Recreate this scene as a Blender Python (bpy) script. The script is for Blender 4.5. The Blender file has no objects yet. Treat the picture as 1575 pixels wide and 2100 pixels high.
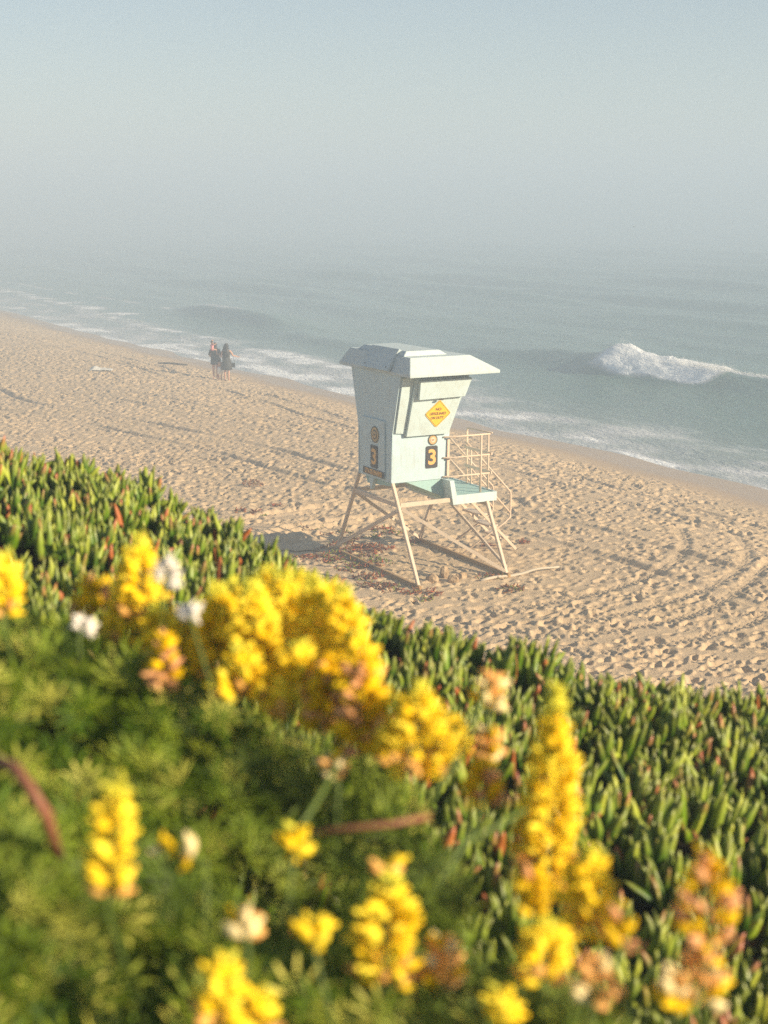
import bpy, bmesh, math, random
import numpy as np
from mathutils import Vector, Matrix
R = math.radians
random.seed(7); rng = np.random.default_rng(7)
SC = bpy.context.scene
COL = SC.collection

# ------------------------------------------------------------------ camera
F_PX, Y_HOR, CAM_H = 2950.0, 430.0, 7.0          # focal length and horizon row of the 1575x2100 photo
PITCH = math.atan((1050 - Y_HOR) / F_PX)
cam = bpy.data.cameras.new('camera'); co = bpy.data.objects.new('camera', cam); COL.objects.link(co)
co.location = (0, 0, CAM_H); co.rotation_euler = (math.pi / 2 - PITCH, 0, 0)
cam.sensor_fit = 'VERTICAL'; cam.sensor_height = 56; cam.lens = 56 * F_PX / 2100
cam.clip_start = 0.05; cam.clip_end = 9000
cam.dof.use_dof = True; cam.dof.focus_distance = 28.5; cam.dof.aperture_fstop = 7.6; cam.dof.aperture_blades = 0
SC.camera = co
Fw = np.array([0, math.cos(PITCH), -math.sin(PITCH)]); Up = np.array([0, math.sin(PITCH), math.cos(PITCH)]); Rt = np.array([1., 0, 0])
def ray(px, py): return Fw + (px - 787.5) / F_PX * Rt - (py - 1050) / F_PX * Up
def on_z(px, py, z):
    d = ray(px, py); return Vector(d * ((z - CAM_H) / d[2]) + np.array([0, 0, CAM_H]))
def at_depth(px, py, y):
    d = ray(px, py); return Vector(d * (y / d[1]) + np.array([0, 0, CAM_H]))

# tower / shore frame: u points to sea, v runs along the shore towards the sun side
AL = 0.497; O = np.array([-0.211, 27.774])
U2 = np.array([math.cos(AL), math.sin(AL)]); V2 = np.array([math.sin(AL), -math.cos(AL)])

# ------------------------------------------------------------------ tagging helpers
def tag(o, label=None, cat=None, group=None, kind=None):
    if label: o['label'] = label
    if cat: o['category'] = cat
    if group: o['group'] = group
    if kind: o['kind'] = kind
    return o
def empty(name, loc, rz=0):
    o = bpy.data.objects.new(name, None); o.location = loc; o.rotation_euler = (0, 0, rz); o.empty_display_size = .2
    COL.objects.link(o); return o
def link(name, me, mat, parent=None, smooth=False):
    o = bpy.data.objects.new(name, me); COL.objects.link(o)
    if mat is not None:
        for m in (mat if isinstance(mat, (list, tuple)) else [mat]): me.materials.append(m)
    if smooth: me.polygons.foreach_set('use_smooth', [True] * len(me.polygons))
    if parent: o.parent = parent
    return o
def np_mesh(name, V, faces_flat, face_sizes, attrs=None):
    me = bpy.data.meshes.new(name)
    V = np.asarray(V, dtype=np.float32); n = len(V)
    me.vertices.add(n); me.vertices.foreach_set('co', V.ravel())
    ff = np.asarray(faces_flat, dtype=np.int32).ravel(); fs = np.asarray(face_sizes, dtype=np.int32)
    me.loops.add(len(ff)); me.loops.foreach_set('vertex_index', ff)
    me.polygons.add(len(fs)); st = np.concatenate([[0], np.cumsum(fs)[:-1]]).astype(np.int32)
    me.polygons.foreach_set('loop_start', st)
    try: me.polygons.foreach_set('loop_total', fs)
    except Exception: pass
    me.update(calc_edges=True); me.validate()
    for k, (t, arr) in (attrs or {}).items():
        a = me.attributes.new(k, t, 'POINT')
        a.data.foreach_set('color' if t == 'FLOAT_COLOR' else 'value', np.asarray(arr, dtype=np.float32).ravel())
    return me

# ------------------------------------------------------------------ shape helpers (bmesh)
class MB:
    def __init__(s): s.bm = bmesh.new()
    def loft(s, rings, cap=True):
        rs = [[s.bm.verts.new(p) for p in r] for r in rings]
        n = len(rs[0])
        for a, b in zip(rs, rs[1:]):
            for i in range(n): s.bm.faces.new((a[i], a[(i + 1) % n], b[(i + 1) % n], b[i]))
        if cap:
            s.bm.faces.new(rs[0][::-1]); s.bm.faces.new(rs[-1])
        return s
    def box(s, a, b):
        (x0, y0, z0), (x1, y1, z1) = a, b
        return s.loft([[(x0, y0, z0), (x1, y0, z0), (x1, y1, z0), (x0, y1, z0)], [(x0, y0, z1), (x1, y0, z1), (x1, y1, z1), (x0, y1, z1)]])
    def bar(s, p, q, w, h=None, up=(0, 0, 1)):
        h = h or w; p, q = Vector(p), Vector(q); d = (q - p).normalized()
        a = d.cross(Vector(up))
        if a.length < 1e-3: a = d.cross(Vector((1, 0, 0)))
        a.normalize(); b = a.cross(d).normalized()
        f = lambda c: [c + a * w / 2 * i + b * h / 2 * j for i, j in ((-1, -1), (1, -1), (1, 1), (-1, 1))]
        return s.loft([f(p), f(q)])
    def tube(s, pts, r, n=8, r1=None):
        pts = [Vector(p) for p in pts]; rings = []
        m = len(pts); prev = None
        for i, p in enumerate(pts):
            d = (pts[min(i + 1, m - 1)] - pts[max(i - 1, 0)]).normalized()
            if prev is None:
                a = d.cross(Vector((0, 0, 1)))
                if a.length < 1e-3: a = d.cross(Vector((1, 0, 0)))
            else: a = prev - d * prev.dot(d)
            a.normalize(); prev = a; b = d.cross(a)
            rr = r if r1 is None else r + (r1 - r) * i / max(1, m - 1)
            rings.append([p + (a * math.cos(2 * math.pi * k / n) + b * math.sin(2 * math.pi * k / n)) * rr for k in range(n)])
        return s.loft(rings)
    def ball(s, c, r, seg=10, rings=7, jit=0.0):
        c = Vector(c); r = Vector(r) if hasattr(r, '__len__') else Vector((r, r, r))
        ret = bmesh.ops.create_uvsphere(s.bm, u_segments=seg, v_segments=rings, radius=1)
        for v in ret['verts']:
            k = 1 + random.uniform(-jit, jit)
            v.co = Vector((v.co.x * r.x * k, v.co.y * r.y * k, v.co.z * r.z * k)) + c
        return s
    def build(s, name, mat, parent=None, smooth=False, bevel=0, xf=None):
        if xf is not None: bmesh.ops.transform(s.bm, matrix=xf, verts=s.bm.verts)
        bmesh.ops.recalc_face_normals(s.bm, faces=s.bm.faces)
        if bevel:
            bmesh.ops.bevel(s.bm, geom=[e for e in s.bm.edges if len(e.link_faces) == 2 and e.calc_face_angle(0) > .3], offset=bevel, segments=2, affect='EDGES', clamp_overlap=True)
        me = bpy.data.meshes.new(name); s.bm.to_mesh(me); s.bm.free()
        return link(name, me, mat, parent, smooth)

# ------------------------------------------------------------------ materials
def mat(name, base=(.5, .5, .5), rough=.6, spec=.5):
    m = bpy.data.materials.new(name); m.use_nodes = True
    b = m.node_tree.nodes['Principled BSDF']
    b.inputs['Base Color'].default_value = (*base, 1); b.inputs['Roughness'].default_value = rough
    b.inputs['Specular IOR Level'].default_value = spec
    return m, m.node_tree, b
def node(nt, t, **k):
    n = nt.nodes.new(t)
    for a, v in k.items():
        if a.startswith('i_'): n.inputs[a[2:].replace('_', ' ')].default_value = v
        else: setattr(n, a, v)
    return n
def noise(nt, scale, detail=6, rough=.55, coord='Object', vec=None, dist=0):
    tc = node(nt, 'ShaderNodeTexCoord'); n = node(nt, 'ShaderNodeTexNoise'); n.inputs['Scale'].default_value = scale
    n.inputs['Detail'].default_value = detail; n.inputs['Roughness'].default_value = rough; n.inputs['Distortion'].default_value = dist
    nt.links.new(vec if vec is not None else tc.outputs[coord], n.inputs['Vector']); return n
def ramp(nt, src, stops):
    r = node(nt, 'ShaderNodeValToRGB'); e = r.color_ramp.elements
    while len(e) < len(stops): e.new(.5)
    for i, (p, c) in enumerate(stops):
        e[i].position = p; e[i].color = (*c, 1) if len(c) == 3 else c
    nt.links.new(src, r.inputs[0]); return r
def mixc(nt, fac, a, b, mode='MIX'):
    m = node(nt, 'ShaderNodeMix', data_type='RGBA', blend_type=mode)
    for s, k in ((fac, 0), (a, 6), (b, 7)):
        if hasattr(s, 'is_output'): nt.links.new(s, m.inputs[k])
        else: m.inputs[k].default_value = s if k == 0 else (*s, 1)
    return m.outputs[2]
def bump(nt, b, src, strength, dist):
    n = node(nt, 'ShaderNodeBump'); n.inputs['Strength'].default_value = strength; n.inputs['Distance'].default_value = dist
    nt.links.new(src, n.inputs['Height']); nt.links.new(n.outputs[0], b.inputs['Normal']); return n
def math_(nt, op, a, b=None, clamp=False):
    n = node(nt, 'ShaderNodeMath', operation=op, use_clamp=clamp)
    for i, s in enumerate((a, b)):
        if s is None: continue
        if hasattr(s, 'is_output'): nt.links.new(s, n.inputs[i])
        else: n.inputs[i].default_value = s
    return n.outputs[0]

def paint(name, col, rough=.55, dirt=(.42, .36, .27), amount=.35, rust=.0):
    m, nt, b = mat(name, col, rough, .35)
    n1 = noise(nt, 2.2, 8, .65); r1 = ramp(nt, n1.outputs[0], [(.48, (0, 0, 0)), (.8, (amount,) * 3)])
    c = mixc(nt, r1.outputs[0], col, dirt)
    n2 = noise(nt, 34, 3, .5); r2 = ramp(nt, n2.outputs[0], [(.72, (0, 0, 0)), (.76, (.8,) * 3)])
    n3 = noise(nt, 3.1, 2, .5); r3 = ramp(nt, n3.outputs[0], [(.5, (0, 0, 0)), (.62, (1,) * 3)])
    c = mixc(nt, math_(nt, 'MULTIPLY', r2.outputs[0], r3.outputs[0]), c, (.25, .13, .06))
    tcs = node(nt, 'ShaderNodeTexCoord'); mps = node(nt, 'ShaderNodeMapping'); mps.inputs['Scale'].default_value = (1, 1, .10); nt.links.new(tcs.outputs['Object'], mps.inputs['Vector'])
    n4 = noise(nt, 16, 6, .7, vec=mps.outputs[0]); r4 = ramp(nt, n4.outputs[0], [(.52, (0, 0, 0)), (.80, (.45,) * 3)])
    c = mixc(nt, r4.outputs[0], c, (.34, .27, .19))
    nt.links.new(c, b.inputs['Base Color'])
    bump(nt, b, noise(nt, 60, 4).outputs[0], .12, .01)
    return m
def translucent(nt, b, colsock, fac):
    tr = node(nt, 'ShaderNodeBsdfTranslucent'); nt.links.new(colsock, tr.inputs[0]); mx = node(nt, 'ShaderNodeMixShader'); mx.inputs[0].default_value = fac
    nt.links.new(b.outputs[0], mx.inputs[1]); nt.links.new(tr.outputs[0], mx.inputs[2]); nt.links.new(mx.outputs[0], nt.nodes['Material Output'].inputs['Surface'])
M = {}
M['wall'] = paint('mint_paint', (.50, .64, .69))
M['panel'] = paint('mint_paint_light', (.58, .70, .71))
M['roof'] = paint('roof_paint', (.52, .60, .61), amount=.15)
M['deck'] = paint('deck_paint', (.36, .55, .53), rough=.7)
M['pole'] = paint('cream_paint', (.66, .53, .40), rough=.5, dirt=(.42, .27, .16), amount=.5)
M['rail'] = paint('rail_paint', (.70, .54, .40), rough=.5, dirt=(.45, .27, .16), amount=.4)
M['wood'] = paint('bare_wood', (.42, .25, .10), rough=.8)
M['plate'] = mat('plate_brown', (.035, .028, .025), .5)[0]
M['ochre'] = mat('ochre_lettering', (.75, .42, .10), .5)[0]
M['signyellow'] = mat('sign_yellow', (.86, .56, .02), .4)[0]
M['signink'] = mat('sign_ink', (.30, .10, .03), .5)[0]
M['seal'] = mat('seal_gold', (.52, .34, .12), .5)[0]
M['sealpale'] = mat('seal_cream', (.72, .55, .38), .5)[0]
M['metal'] = mat('dark_metal', (.08, .07, .06), .5)[0]

# ------------------------------------------------------------------ smooth random fields (numpy)
def vnoise(x, y, scale, seed):
    g = np.random.default_rng(seed).random((256, 256)); x = np.asarray(x) / scale + 1000.5; y = np.asarray(y) / scale + 1000.5
    xi = np.floor(x).astype(int); yi = np.floor(y).astype(int); fx = x - xi; fy = y - yi
    fx = fx * fx * (3 - 2 * fx); fy = fy * fy * (3 - 2 * fy); a = lambda i, j: g[(xi + i) % 256, (yi + j) % 256]
    return (a(0, 0) * (1 - fx) + a(1, 0) * fx) * (1 - fy) + (a(0, 1) * (1 - fx) + a(1, 1) * fx) * fy - .5
def fbm(x, y, scale, seed, n=4):
    return sum(vnoise(x, y, scale / 2 ** k, seed + k) / 2 ** k for k in range(n))
def sstep(a, b, x):
    t = np.clip((x - a) / (b - a), 0, 1); return t * t * (3 - 2 * t)

# ------------------------------------------------------------------ beach sand
SEA_Z = -1.3
def st(x, y):
    dx = np.asarray(x) - O[0]; dy = np.asarray(y) - O[1]
    return dx * U2[0] + dy * U2[1], dx * V2[0] + dy * V2[1]
def sand_base(x, y):
    s, t = st(x, y)
    wob = .5 * vnoise(t, t * 0 + 3, 9, 5) + .9 * vnoise(t, t * 0 + 9, 27, 6) + .25 * vnoise(t, t * 0 + 5, 3.3, 8)
    s2 = s + wob * 2.2
    z = np.where(s2 < 5, 0.0, -.5 * .03 * np.clip(s2 - 5, 0, 4) ** 2)
    z = z - np.clip(s2 - 9, 0, 400) * .135 * 1.0
    z = np.maximum(z, -6)
    return z + .05 * fbm(x, y, 5, 20, 2) * sstep(14, 9, s)
TS, TC = 36.0, .03
def make_prints():
    n = int(TS / TC); H = np.zeros((n, n), np.float32)
    k = 11; gy, gx = np.mgrid[-k:k + 1, -k:k + 1] * TC
    for i in range(25000):
        cx, cy = rng.integers(0, n, 2); a = rng.normal(0.35, .75) if rng.random() < .75 else rng.random() * 3.14
        L = rng.uniform(.07, .155); W = L * rng.uniform(.42, .66); d = rng.uniform(.025, .082)
        X = gx * math.cos(a) + gy * math.sin(a); Y = -gx * math.sin(a) + gy * math.cos(a)
        r = np.sqrt((X / L) ** 2 + (Y / W) ** 2)
        h = -d * np.exp(-(r * .95) ** 4) + .42 * d * np.exp(-((r - 1.35) / .33) ** 2) * (1 + .5 * np.sin(3 * np.arctan2(Y, X) + cx))
        ix = (np.arange(-k, k + 1) + cx) % n; iy = (np.arange(-k, k + 1) + cy) % n
        old = H[np.ix_(iy, ix)]
        w = np.exp(-(r / 1.3) ** 4); H[np.ix_(iy, ix)] = old * (1 - .75 * w) + h
    yy, xx = np.mgrid[0:n, 0:n] * TC
    H += .012 * fbm(xx, yy, .35, 50, 2)
    return H
PR = make_prints()
def prints(x, y):
    n = PR.shape[0]; fx = np.asarray(x) / TC; fy = np.asarray(y) / TC
    xi = np.floor(fx).astype(int); yi = np.floor(fy).astype(int); fx = fx - xi; fy = fy - yi
    g = lambda i, j: PR[(yi + j) % n, (xi + i) % n]
    return (g(0, 0) * (1 - fx) + g(1, 0) * fx) * (1 - fy) + (g(0, 1) * (1 - fx) + g(1, 1) * fx) * fy
TRACKS = [  # wheel tracks driven over the sand: (points, half gauge, depth, tread)
    ([(-60, 118), (-22, 66), (-14.3, 53.2), (-11.6, 50.6), (-7.9, 46.6), (-4.2, 42.2), (-1.6, 38.2), (.8, 35.4), (4.5, 30.5), (9, 23), (13, 15)], .85, .07, 0),
    ([(-60, 128), (-22, 82.6), (-15.2, 76), (-9.5, 65), (-5.8, 59.3), (-1.5, 50), (3.5, 41.5), (8.2, 33.5), (14, 24)], .8, .07, 0),
    ([(-4.8, 29.3), (-3.9, 30.6), (-2.6, 32.2), (-1.1, 33.3), (.8, 34.0), (2.6, 34.6)], .75, .11, 1),
    ([(-4.6, 27.9), (-3.4, 29.4), (-2.2, 30.7), (-.9, 31.6), (.5, 32.4)], .3, .10, 1),
    ([(1.2, 24.0), (2.7, 24.3), (4.7, 25.8), (6.2, 27.6), (7.0, 29.6), (7.4, 32)], .65, .032, 1),
    ([(2.0, 22.5), (3.7, 22.8), (5.6, 24), (7.0, 25.8), (8.4, 28.6)], .5, .030, 1),
    ([(-20, 60), (-12, 57), (-6, 50), (0, 43.5), (6, 36), (10, 29)], .8, .03, 0),
]
def tracks(x, y):
    dz = np.zeros_like(x); keep = np.ones_like(x)
    for pts, hg, dep, tread in TRACKS:
        P = [np.array(p, float) for p in pts]; Q = []
        for i in range(len(P) - 1):   # Catmull-Rom
            p0, p1, p2, p3 = P[max(i - 1, 0)], P[i], P[i + 1], P[min(i + 2, len(P) - 1)]
            for k in range(5):
                t = k / 5; Q.append(.5 * ((2 * p1) + (-p0 + p2) * t + (2 * p0 - 5 * p1 + 4 * p2 - p3) * t * t + (-p0 + 3 * p1 - 3 * p2 + p3) * t ** 3))
        Q.append(P[-1]); Q = np.array(Q)
        x0, y0 = Q.min(0) - 2; x1, y1 = Q.max(0) + 2
        sel = (x > x0) & (x < x1) & (y > y0) & (y < y1)
        if not sel.any(): continue
        X, Y = x[sel], y[sel]; best = np.full(X.shape, 9.); sd = np.full(X.shape, 9.); al = np.zeros(X.shape); acc = 0
        for a, b in zip(Q, Q[1:]):
            d = b - a; L = np.hypot(*d); tt = np.clip(((X - a[0]) * d[0] + (Y - a[1]) * d[1]) / L ** 2, 0, 1)
            ex = X - a[0] - tt * d[0]; ey = Y - a[1] - tt * d[1]; dist = np.hypot(ex, ey)
            m = dist < best; best[m] = dist[m]; sd[m] = (np.sign(d[0] * ey - d[1] * ex) * dist)[m]; al[m] = (acc + tt * L)[m]; acc += L
        q = np.abs(np.abs(sd) - hg)
        pit = np.exp(-(q / .13) ** 4); rim = np.exp(-((q - .23) / .07) ** 2)
        brk = .55 + 1.0 * vnoise(al, sd * 0 + hg * 7, 2.5, 77)
        h = (-dep * pit + .45 * dep * rim) * np.clip(brk, .15, 1)
        if tread: h = h + pit * .014 * np.sign(np.sin(al * 2 * math.pi / .16 + np.abs(q) * 14))
        dz[sel] += h; keep[sel] *= 1 - .8 * pit
    return dz, keep
def sand_z(x, y, fine=True):
    x = np.asarray(x, float); y = np.asarray(y, float); z = sand_base(x, y)
    if not fine: return z
    s, t = st(x, y)
    f = sstep(14.6, 12.6, s + .8 * vnoise(x, y, 3, 31))
    # quieter sand close to the tower and in patches
    calm = .7 + .6 * np.clip(.5 + 1.1 * fbm(x, y, 4.5, 60, 2), 0, 1)
    tw = np.exp(-(((s - 1) / 2.6) ** 2 + (t / 2.8) ** 2)); calm = calm * (1 - .5 * tw)
    rr = np.sqrt(x * x + y * y)
    dz, keep = tracks(x.copy(), y.copy())
    return z + f * (prints(x, y) * calm * keep * (1 + .4 * sstep(35, 70, rr)) + dz * (1 + .8 * sstep(35, 70, rr)))
def zat(x, y): return float(sand_z(np.array([x]), np.array([y]))[0])

rows = np.concatenate([np.linspace(5, 14.5, 8), 15 * np.exp(np.linspace(0, math.log(105 / 15), 1150)), np.geomspace(110, 3200, 45)])
cols = np.concatenate([-np.geomspace(40, .46, 22), np.linspace(-.42, .42, 860), np.geomspace(.46, 40, 22)])
Yg, Cg = np.meshgrid(rows, cols, indexing='ij'); Xg = Cg * Yg
Zg = sand_z(Xg.ravel(), Yg.ravel()).reshape(Xg.shape)
nr, nc = Xg.shape; idx = np.arange(nr * nc).reshape(nr, nc)
quads = np.stack([idx[:-1, :-1], idx[:-1, 1:], idx[1:, 1:], idx[1:, :-1]], -1).reshape(-1, 4)
sg, tg = st(Xg.ravel(), Yg.ravel())
wet = sstep(12.2, 15.0, sg + .9 * vnoise(Xg.ravel(), Yg.ravel(), 4, 33) + .9 * vnoise(tg, tg * 0 + 9, 27, 6))
me = np_mesh('beach_sand', np.stack([Xg.ravel(), Yg.ravel(), Zg.ravel()], -1), quads, np.full(len(quads), 4), {'wet': ('FLOAT', wet)})
ms, nt, b = mat('sand', (.5, .4, .3), .9, .2)
a = node(nt, 'ShaderNodeAttribute', attribute_name='wet')
n1 = noise(nt, .35, 5); n2 = noise(nt, 900, 2, .7); n3 = noise(nt, 9, 5)
dry = mixc(nt, ramp(nt, n1.outputs[0], [(.35, (0, 0, 0)), (.65, (1, 1, 1))]).outputs[0], (.72, .52, .315), (.655, .475, .28))
dry = mixc(nt, ramp(nt, n3.outputs[0], [(.3, (.55,) * 3), (.7, (0, 0, 0))]).outputs[0], dry, (.54, .39, .255))
dry = mixc(nt, ramp(nt, n2.outputs[0], [(.3, (.7,) * 3), (.5, (0, 0, 0))]).outputs[0], dry, (.33, .25, .18))
c = mixc(nt, a.outputs['Fac'], dry, (.44, .31, .20))
nt.links.new(c, b.inputs['Base Color'])
rg = node(nt, 'ShaderNodeMapRange'); rg.inputs[1].default_value = .6; rg.inputs[2].default_value = 1; rg.inputs[3].default_value = .95; rg.inputs[4].default_value = .35
nt.links.new(a.outputs['Fac'], rg.inputs[0]); nt.links.new(rg.outputs[0], b.inputs['Roughness'])
hb = mixc(nt, .35, noise(nt, 26, 4, .6).outputs[0], noise(nt, 140, 3, .6).outputs[0])
bm_ = bump(nt, b, hb, .8, .03)
inv = math_(nt, 'SUBTRACT', 1.05, a.outputs['Fac'], True); nt.links.new(math_(nt, 'MULTIPLY', inv, .8), bm_.inputs['Strength'])
tag(link('beach_sand', me, ms, smooth=True), 'pale tan beach trampled with footprints and wheel tracks', kind='structure')

# ------------------------------------------------------------------ sea
def wave_line(s, s0, w_front, w_back):
    d = s - s0
    return np.where(d < 0, np.exp(-(d / w_front) ** 2), np.exp(-(d / w_back) ** 2))
def env(t, a, b, f): return sstep(a - f, a + f, t) * sstep(b + f, b - f, t)
ss = np.concatenate([np.linspace(12.5, 48, 420), 48 * np.exp(np.linspace(.005, math.log(180 / 48), 330)), np.geomspace(183, 3200, 60)])
tt = np.concatenate([-np.geomspace(3200, 215, 40), np.linspace(-210, 30, 900), np.geomspace(31, 600, 30)])
S, T = np.meshgrid(ss, tt, indexing='ij'); s = S.ravel(); t = T.ravel()
foam = np.zeros_like(s); z = np.zeros_like(s)
# long swells coming in
jit = 2.5 * vnoise(t, s * 0 + 1, 22, 90) + 1.2 * vnoise(t, s * 0 + 2, 9, 91)
far = sstep(22, 60, s)
for lam, amp, ph, sd_ in ((17, .32, 1.0, 101), (11, .22, 2.2, 102), (5.3, .12, .4, 103)):
    m = .5 + 1.6 * np.clip(vnoise(t, s, 30, sd_) + .35, 0, 1)
    z += amp * m * far * np.sin(2 * math.pi * (s + jit * 1.3 + .12 * t * ((sd_ % 3) - 1)) / lam + ph)
x_ = O[0] + s * U2[0] + t * V2[0]; y_ = O[1] + s * U2[1] + t * V2[1]
z += .10 * fbm(t / 2.2, s, 1.5, 120, 3) * sstep(17, 30, s)
# breaking wave on the right, green wall at both ends
k = vnoise(t, s * 0, 4, 140); s0 = 33.4 + .8 * k + .12 * (t + 33) * (t > -33)
h1 = 1.0 * env(t, -47, -10, 7) * (.75 + .35 * np.exp(-((t + 34) / 5) ** 2))
z += h1 * wave_line(s, s0, 1.5, 4.0)
fe = env(t, -35.7, -27.7, .8) * (.75 + .5 * np.clip(fbm(t, s, .9, 156, 3) + .4, 0, 1))
face = sstep(s0 - 2.2, s0 - 1.5, s) * sstep(s0 + .9, s0 + .2, s)
foam = np.maximum(foam, fe * face * 1.3)
z += fe * face * (.15 * fbm(x_, y_, .7, 150, 3) + .09 * fbm(x_, y_, .25, 155, 2) + .08) + .38 * np.exp(-((t + 34.9) / 1.1) ** 2) * face
crest = sstep(s0 - .35, s0 - .1, s) * sstep(s0 + .5, s0 + .1, s)
foam = np.maximum(foam, env(t, -30, -23.5, 1) * crest * .8)
# second wave further along, mostly unbroken with a thin white lip
s1 = 29.5 + 1.3 * vnoise(t, s * 0, 9, 160)
z += .95 * env(t, -88, -68, 5) * wave_line(s, s1, 1.4, 3.4)
foam = np.maximum(foam, .75 * env(t, -190, -74, 6) * sstep(s1 - .6, s1 - .2, s) * sstep(s1 + 1.1, s1 + .2, s) * (vnoise(t, s, 2.2, 161) > -.15))
z += .4 * env(t, -66, -50, 6) * wave_line(s, 27.0 + k, 1.2, 3.0)
# broken white water behind the two groups of foam near the shore
for (ta, tb, sa, w, g, sd_) in ((-58, -36, 21.5, 1.6, .95, 170), (-95, -60, 22.0, 1.3, .8, 171), (-150, -85, 24, 2.0, .9, 172), (-34, -20, 18.6, .8, .5, 173), (-25, 5, 20.5, 1.0, .45, 174), (-48, -33, 24.5, .8, .6, 175), (-20, -2, 16.9, 1.2, .6, 176)):
    sc_ = sa + 1.4 * vnoise(t, s * 0 + sd_, 6, sd_)
    e = env(t, ta, tb, 3) * np.exp(-((s - sc_) / w) ** 2)
    foam = np.maximum(foam, g * e * (.35 + 1.3 * np.clip(fbm(t, s, 1.6, sd_ + 1, 4) + .35, 0, 1)))
    z += .10 * e
zb = SEA_Z
z = z * sstep(15.5, 21, s)
# swash: thin foam sheet and bright lace edge
depth = zb + z - sand_base(x_, y_)
mott = np.clip(.5 + 1.5 * fbm(t * .6, s * 1.3, 1.7, 180, 4), 0, 1)
foam = np.maximum(foam, 1.0 * sstep(29, 16.5, s) * (.35 + .75 * mott))
foam = np.maximum(foam, .8 * (.5 + vnoise(t, s, 2.5, 189) * .9) * sstep(.05, .012, depth) * sstep(-.03, .0, depth))
shal = sstep(27, 15, s)
n_r, n_c = S.shape; idx = np.arange(n_r * n_c).reshape(n_r, n_c)
quads = np.stack([idx[:-1, :-1], idx[1:, :-1], idx[1:, 1:], idx[:-1, 1:]], -1).reshape(-1, 4)
me = np_mesh('sea', np.stack([x_, y_, zb + z], -1), quads, np.full(len(quads), 4), {'foam': ('FLOAT', foam), 'shallow': ('FLOAT', shal)})
mw, nt, b = mat('sea_water', (.05, .1, .1), .12, .5)
b.inputs['IOR'].default_value = 1.33
af = node(nt, 'ShaderNodeAttribute', attribute_name='foam'); ash = node(nt, 'ShaderNodeAttribute', attribute_name='shallow')
tc = node(nt, 'ShaderNodeTexCoord'); mp = node(nt, 'ShaderNodeMapping'); mp.vector_type = 'TEXTURE'
mp.inputs['Rotation'].default_value = (0, 0, AL); mp.inputs['Scale'].default_value = (1, 2.6, 1)
nt.links.new(tc.outputs['Object'], mp.inputs['Vector'])
wcol = mixc(nt, ash.outputs['Fac'], (.13, .225, .195), (.44, .46, .44))
fn = noise(nt, 2.3, 8, .72, vec=mp.outputs[0]); fn2 = noise(nt, 8, 8, .8, vec=mp.outputs[0], dist=.8)
fm = mixc(nt, .4, fn.outputs[0], fn2.outputs[0])
fsum = math_(nt, 'ADD', math_(nt, 'MULTIPLY', fm, 1.5), math_(nt, 'SUBTRACT', math_(nt, 'MULTIPLY', af.outputs['Fac'], 1.35), 1.25))
fmask = ramp(nt, fsum, [(.0, (0, 0, 0)), (.22, (.35, .35, .35)), (.75, (1, 1, 1))]).outputs[0]
cw = mixc(nt, fmask, wcol, mixc(nt, ramp(nt, af.outputs['Fac'], [(.85, (0, 0, 0)), (1, (1, 1, 1))]).outputs[0], (.66, .66, .68), (.92, .92, .92))); nt.links.new(cw, b.inputs['Base Color'])
nt.links.new(math_(nt, 'ADD', .16, math_(nt, 'MULTIPLY', fmask, .6)), b.inputs['Roughness'])
wb = mixc(nt, .45, noise(nt, 1.1, 6, .62, vec=mp.outputs[0], dist=.4).outputs[0], noise(nt, 5.5, 5, .6, vec=mp.outputs[0], dist=.6).outputs[0])
bump(nt, b, wb, .9, .30)
tag(link('sea', me, mw, smooth=True), 'grey green sea with low swells and foam running in', kind='structure')

# spray torn off the breaking crest
def spray(n, ta, tb, smean, sw, z0, zh, rad):
    T_ = rng.uniform(ta, tb, n); peak = np.exp(-((T_ + 34.9) / 1.0) ** 2) + .25 * np.clip(vnoise(T_, T_ * 0, 1.3, 700) + .5, 0, 1)
    S_ = smean + .6 * vnoise(T_, T_ * 0, 4, 140) + rng.normal(0, sw, n)
    Z_ = SEA_Z + z0 + rng.exponential(.35, n) * zh * (peak + .12); r_ = rad * rng.uniform(.4, 1.3, n)
    c = np.stack([O[0] + S_ * U2[0] + T_ * V2[0], O[1] + S_ * U2[1] + T_ * V2[1], Z_], -1)
    tet = np.array([(1, 0, -.5), (-.5, .87, -.5), (-.5, -.87, -.5), (0, 0, 1)]); V = c[:, None, :] + tet[None] * r_[:, None, None] * rng.uniform(.5, 1.5, (n, 4, 3))
    f = np.array([(0, 2, 1), (0, 1, 3), (1, 2, 3), (2, 0, 3)]); F = (f[None] + (np.arange(n) * 4)[:, None, None]).reshape(-1, 3)
    return V.reshape(-1, 3), F
Va, Fa = spray(9000, -36.0, -27.4, 33.5, .30, .90, .62, .013); Vb, Fb = spray(1600, -29, -23.5, 33.6, .14, .86, .25, .011)
V = np.concatenate([Va, Vb]); F = np.concatenate([Fa, Fb + len(Va)])
o = link('sea_spray', np_mesh('sea_spray', V, F, np.full(len(F), 3)), mat('spray', (.85, .85, .85), .8)[0]); tag(o, 'white spray thrown up along the crest of the breaking wave', 'spray', kind='stuff')

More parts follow.
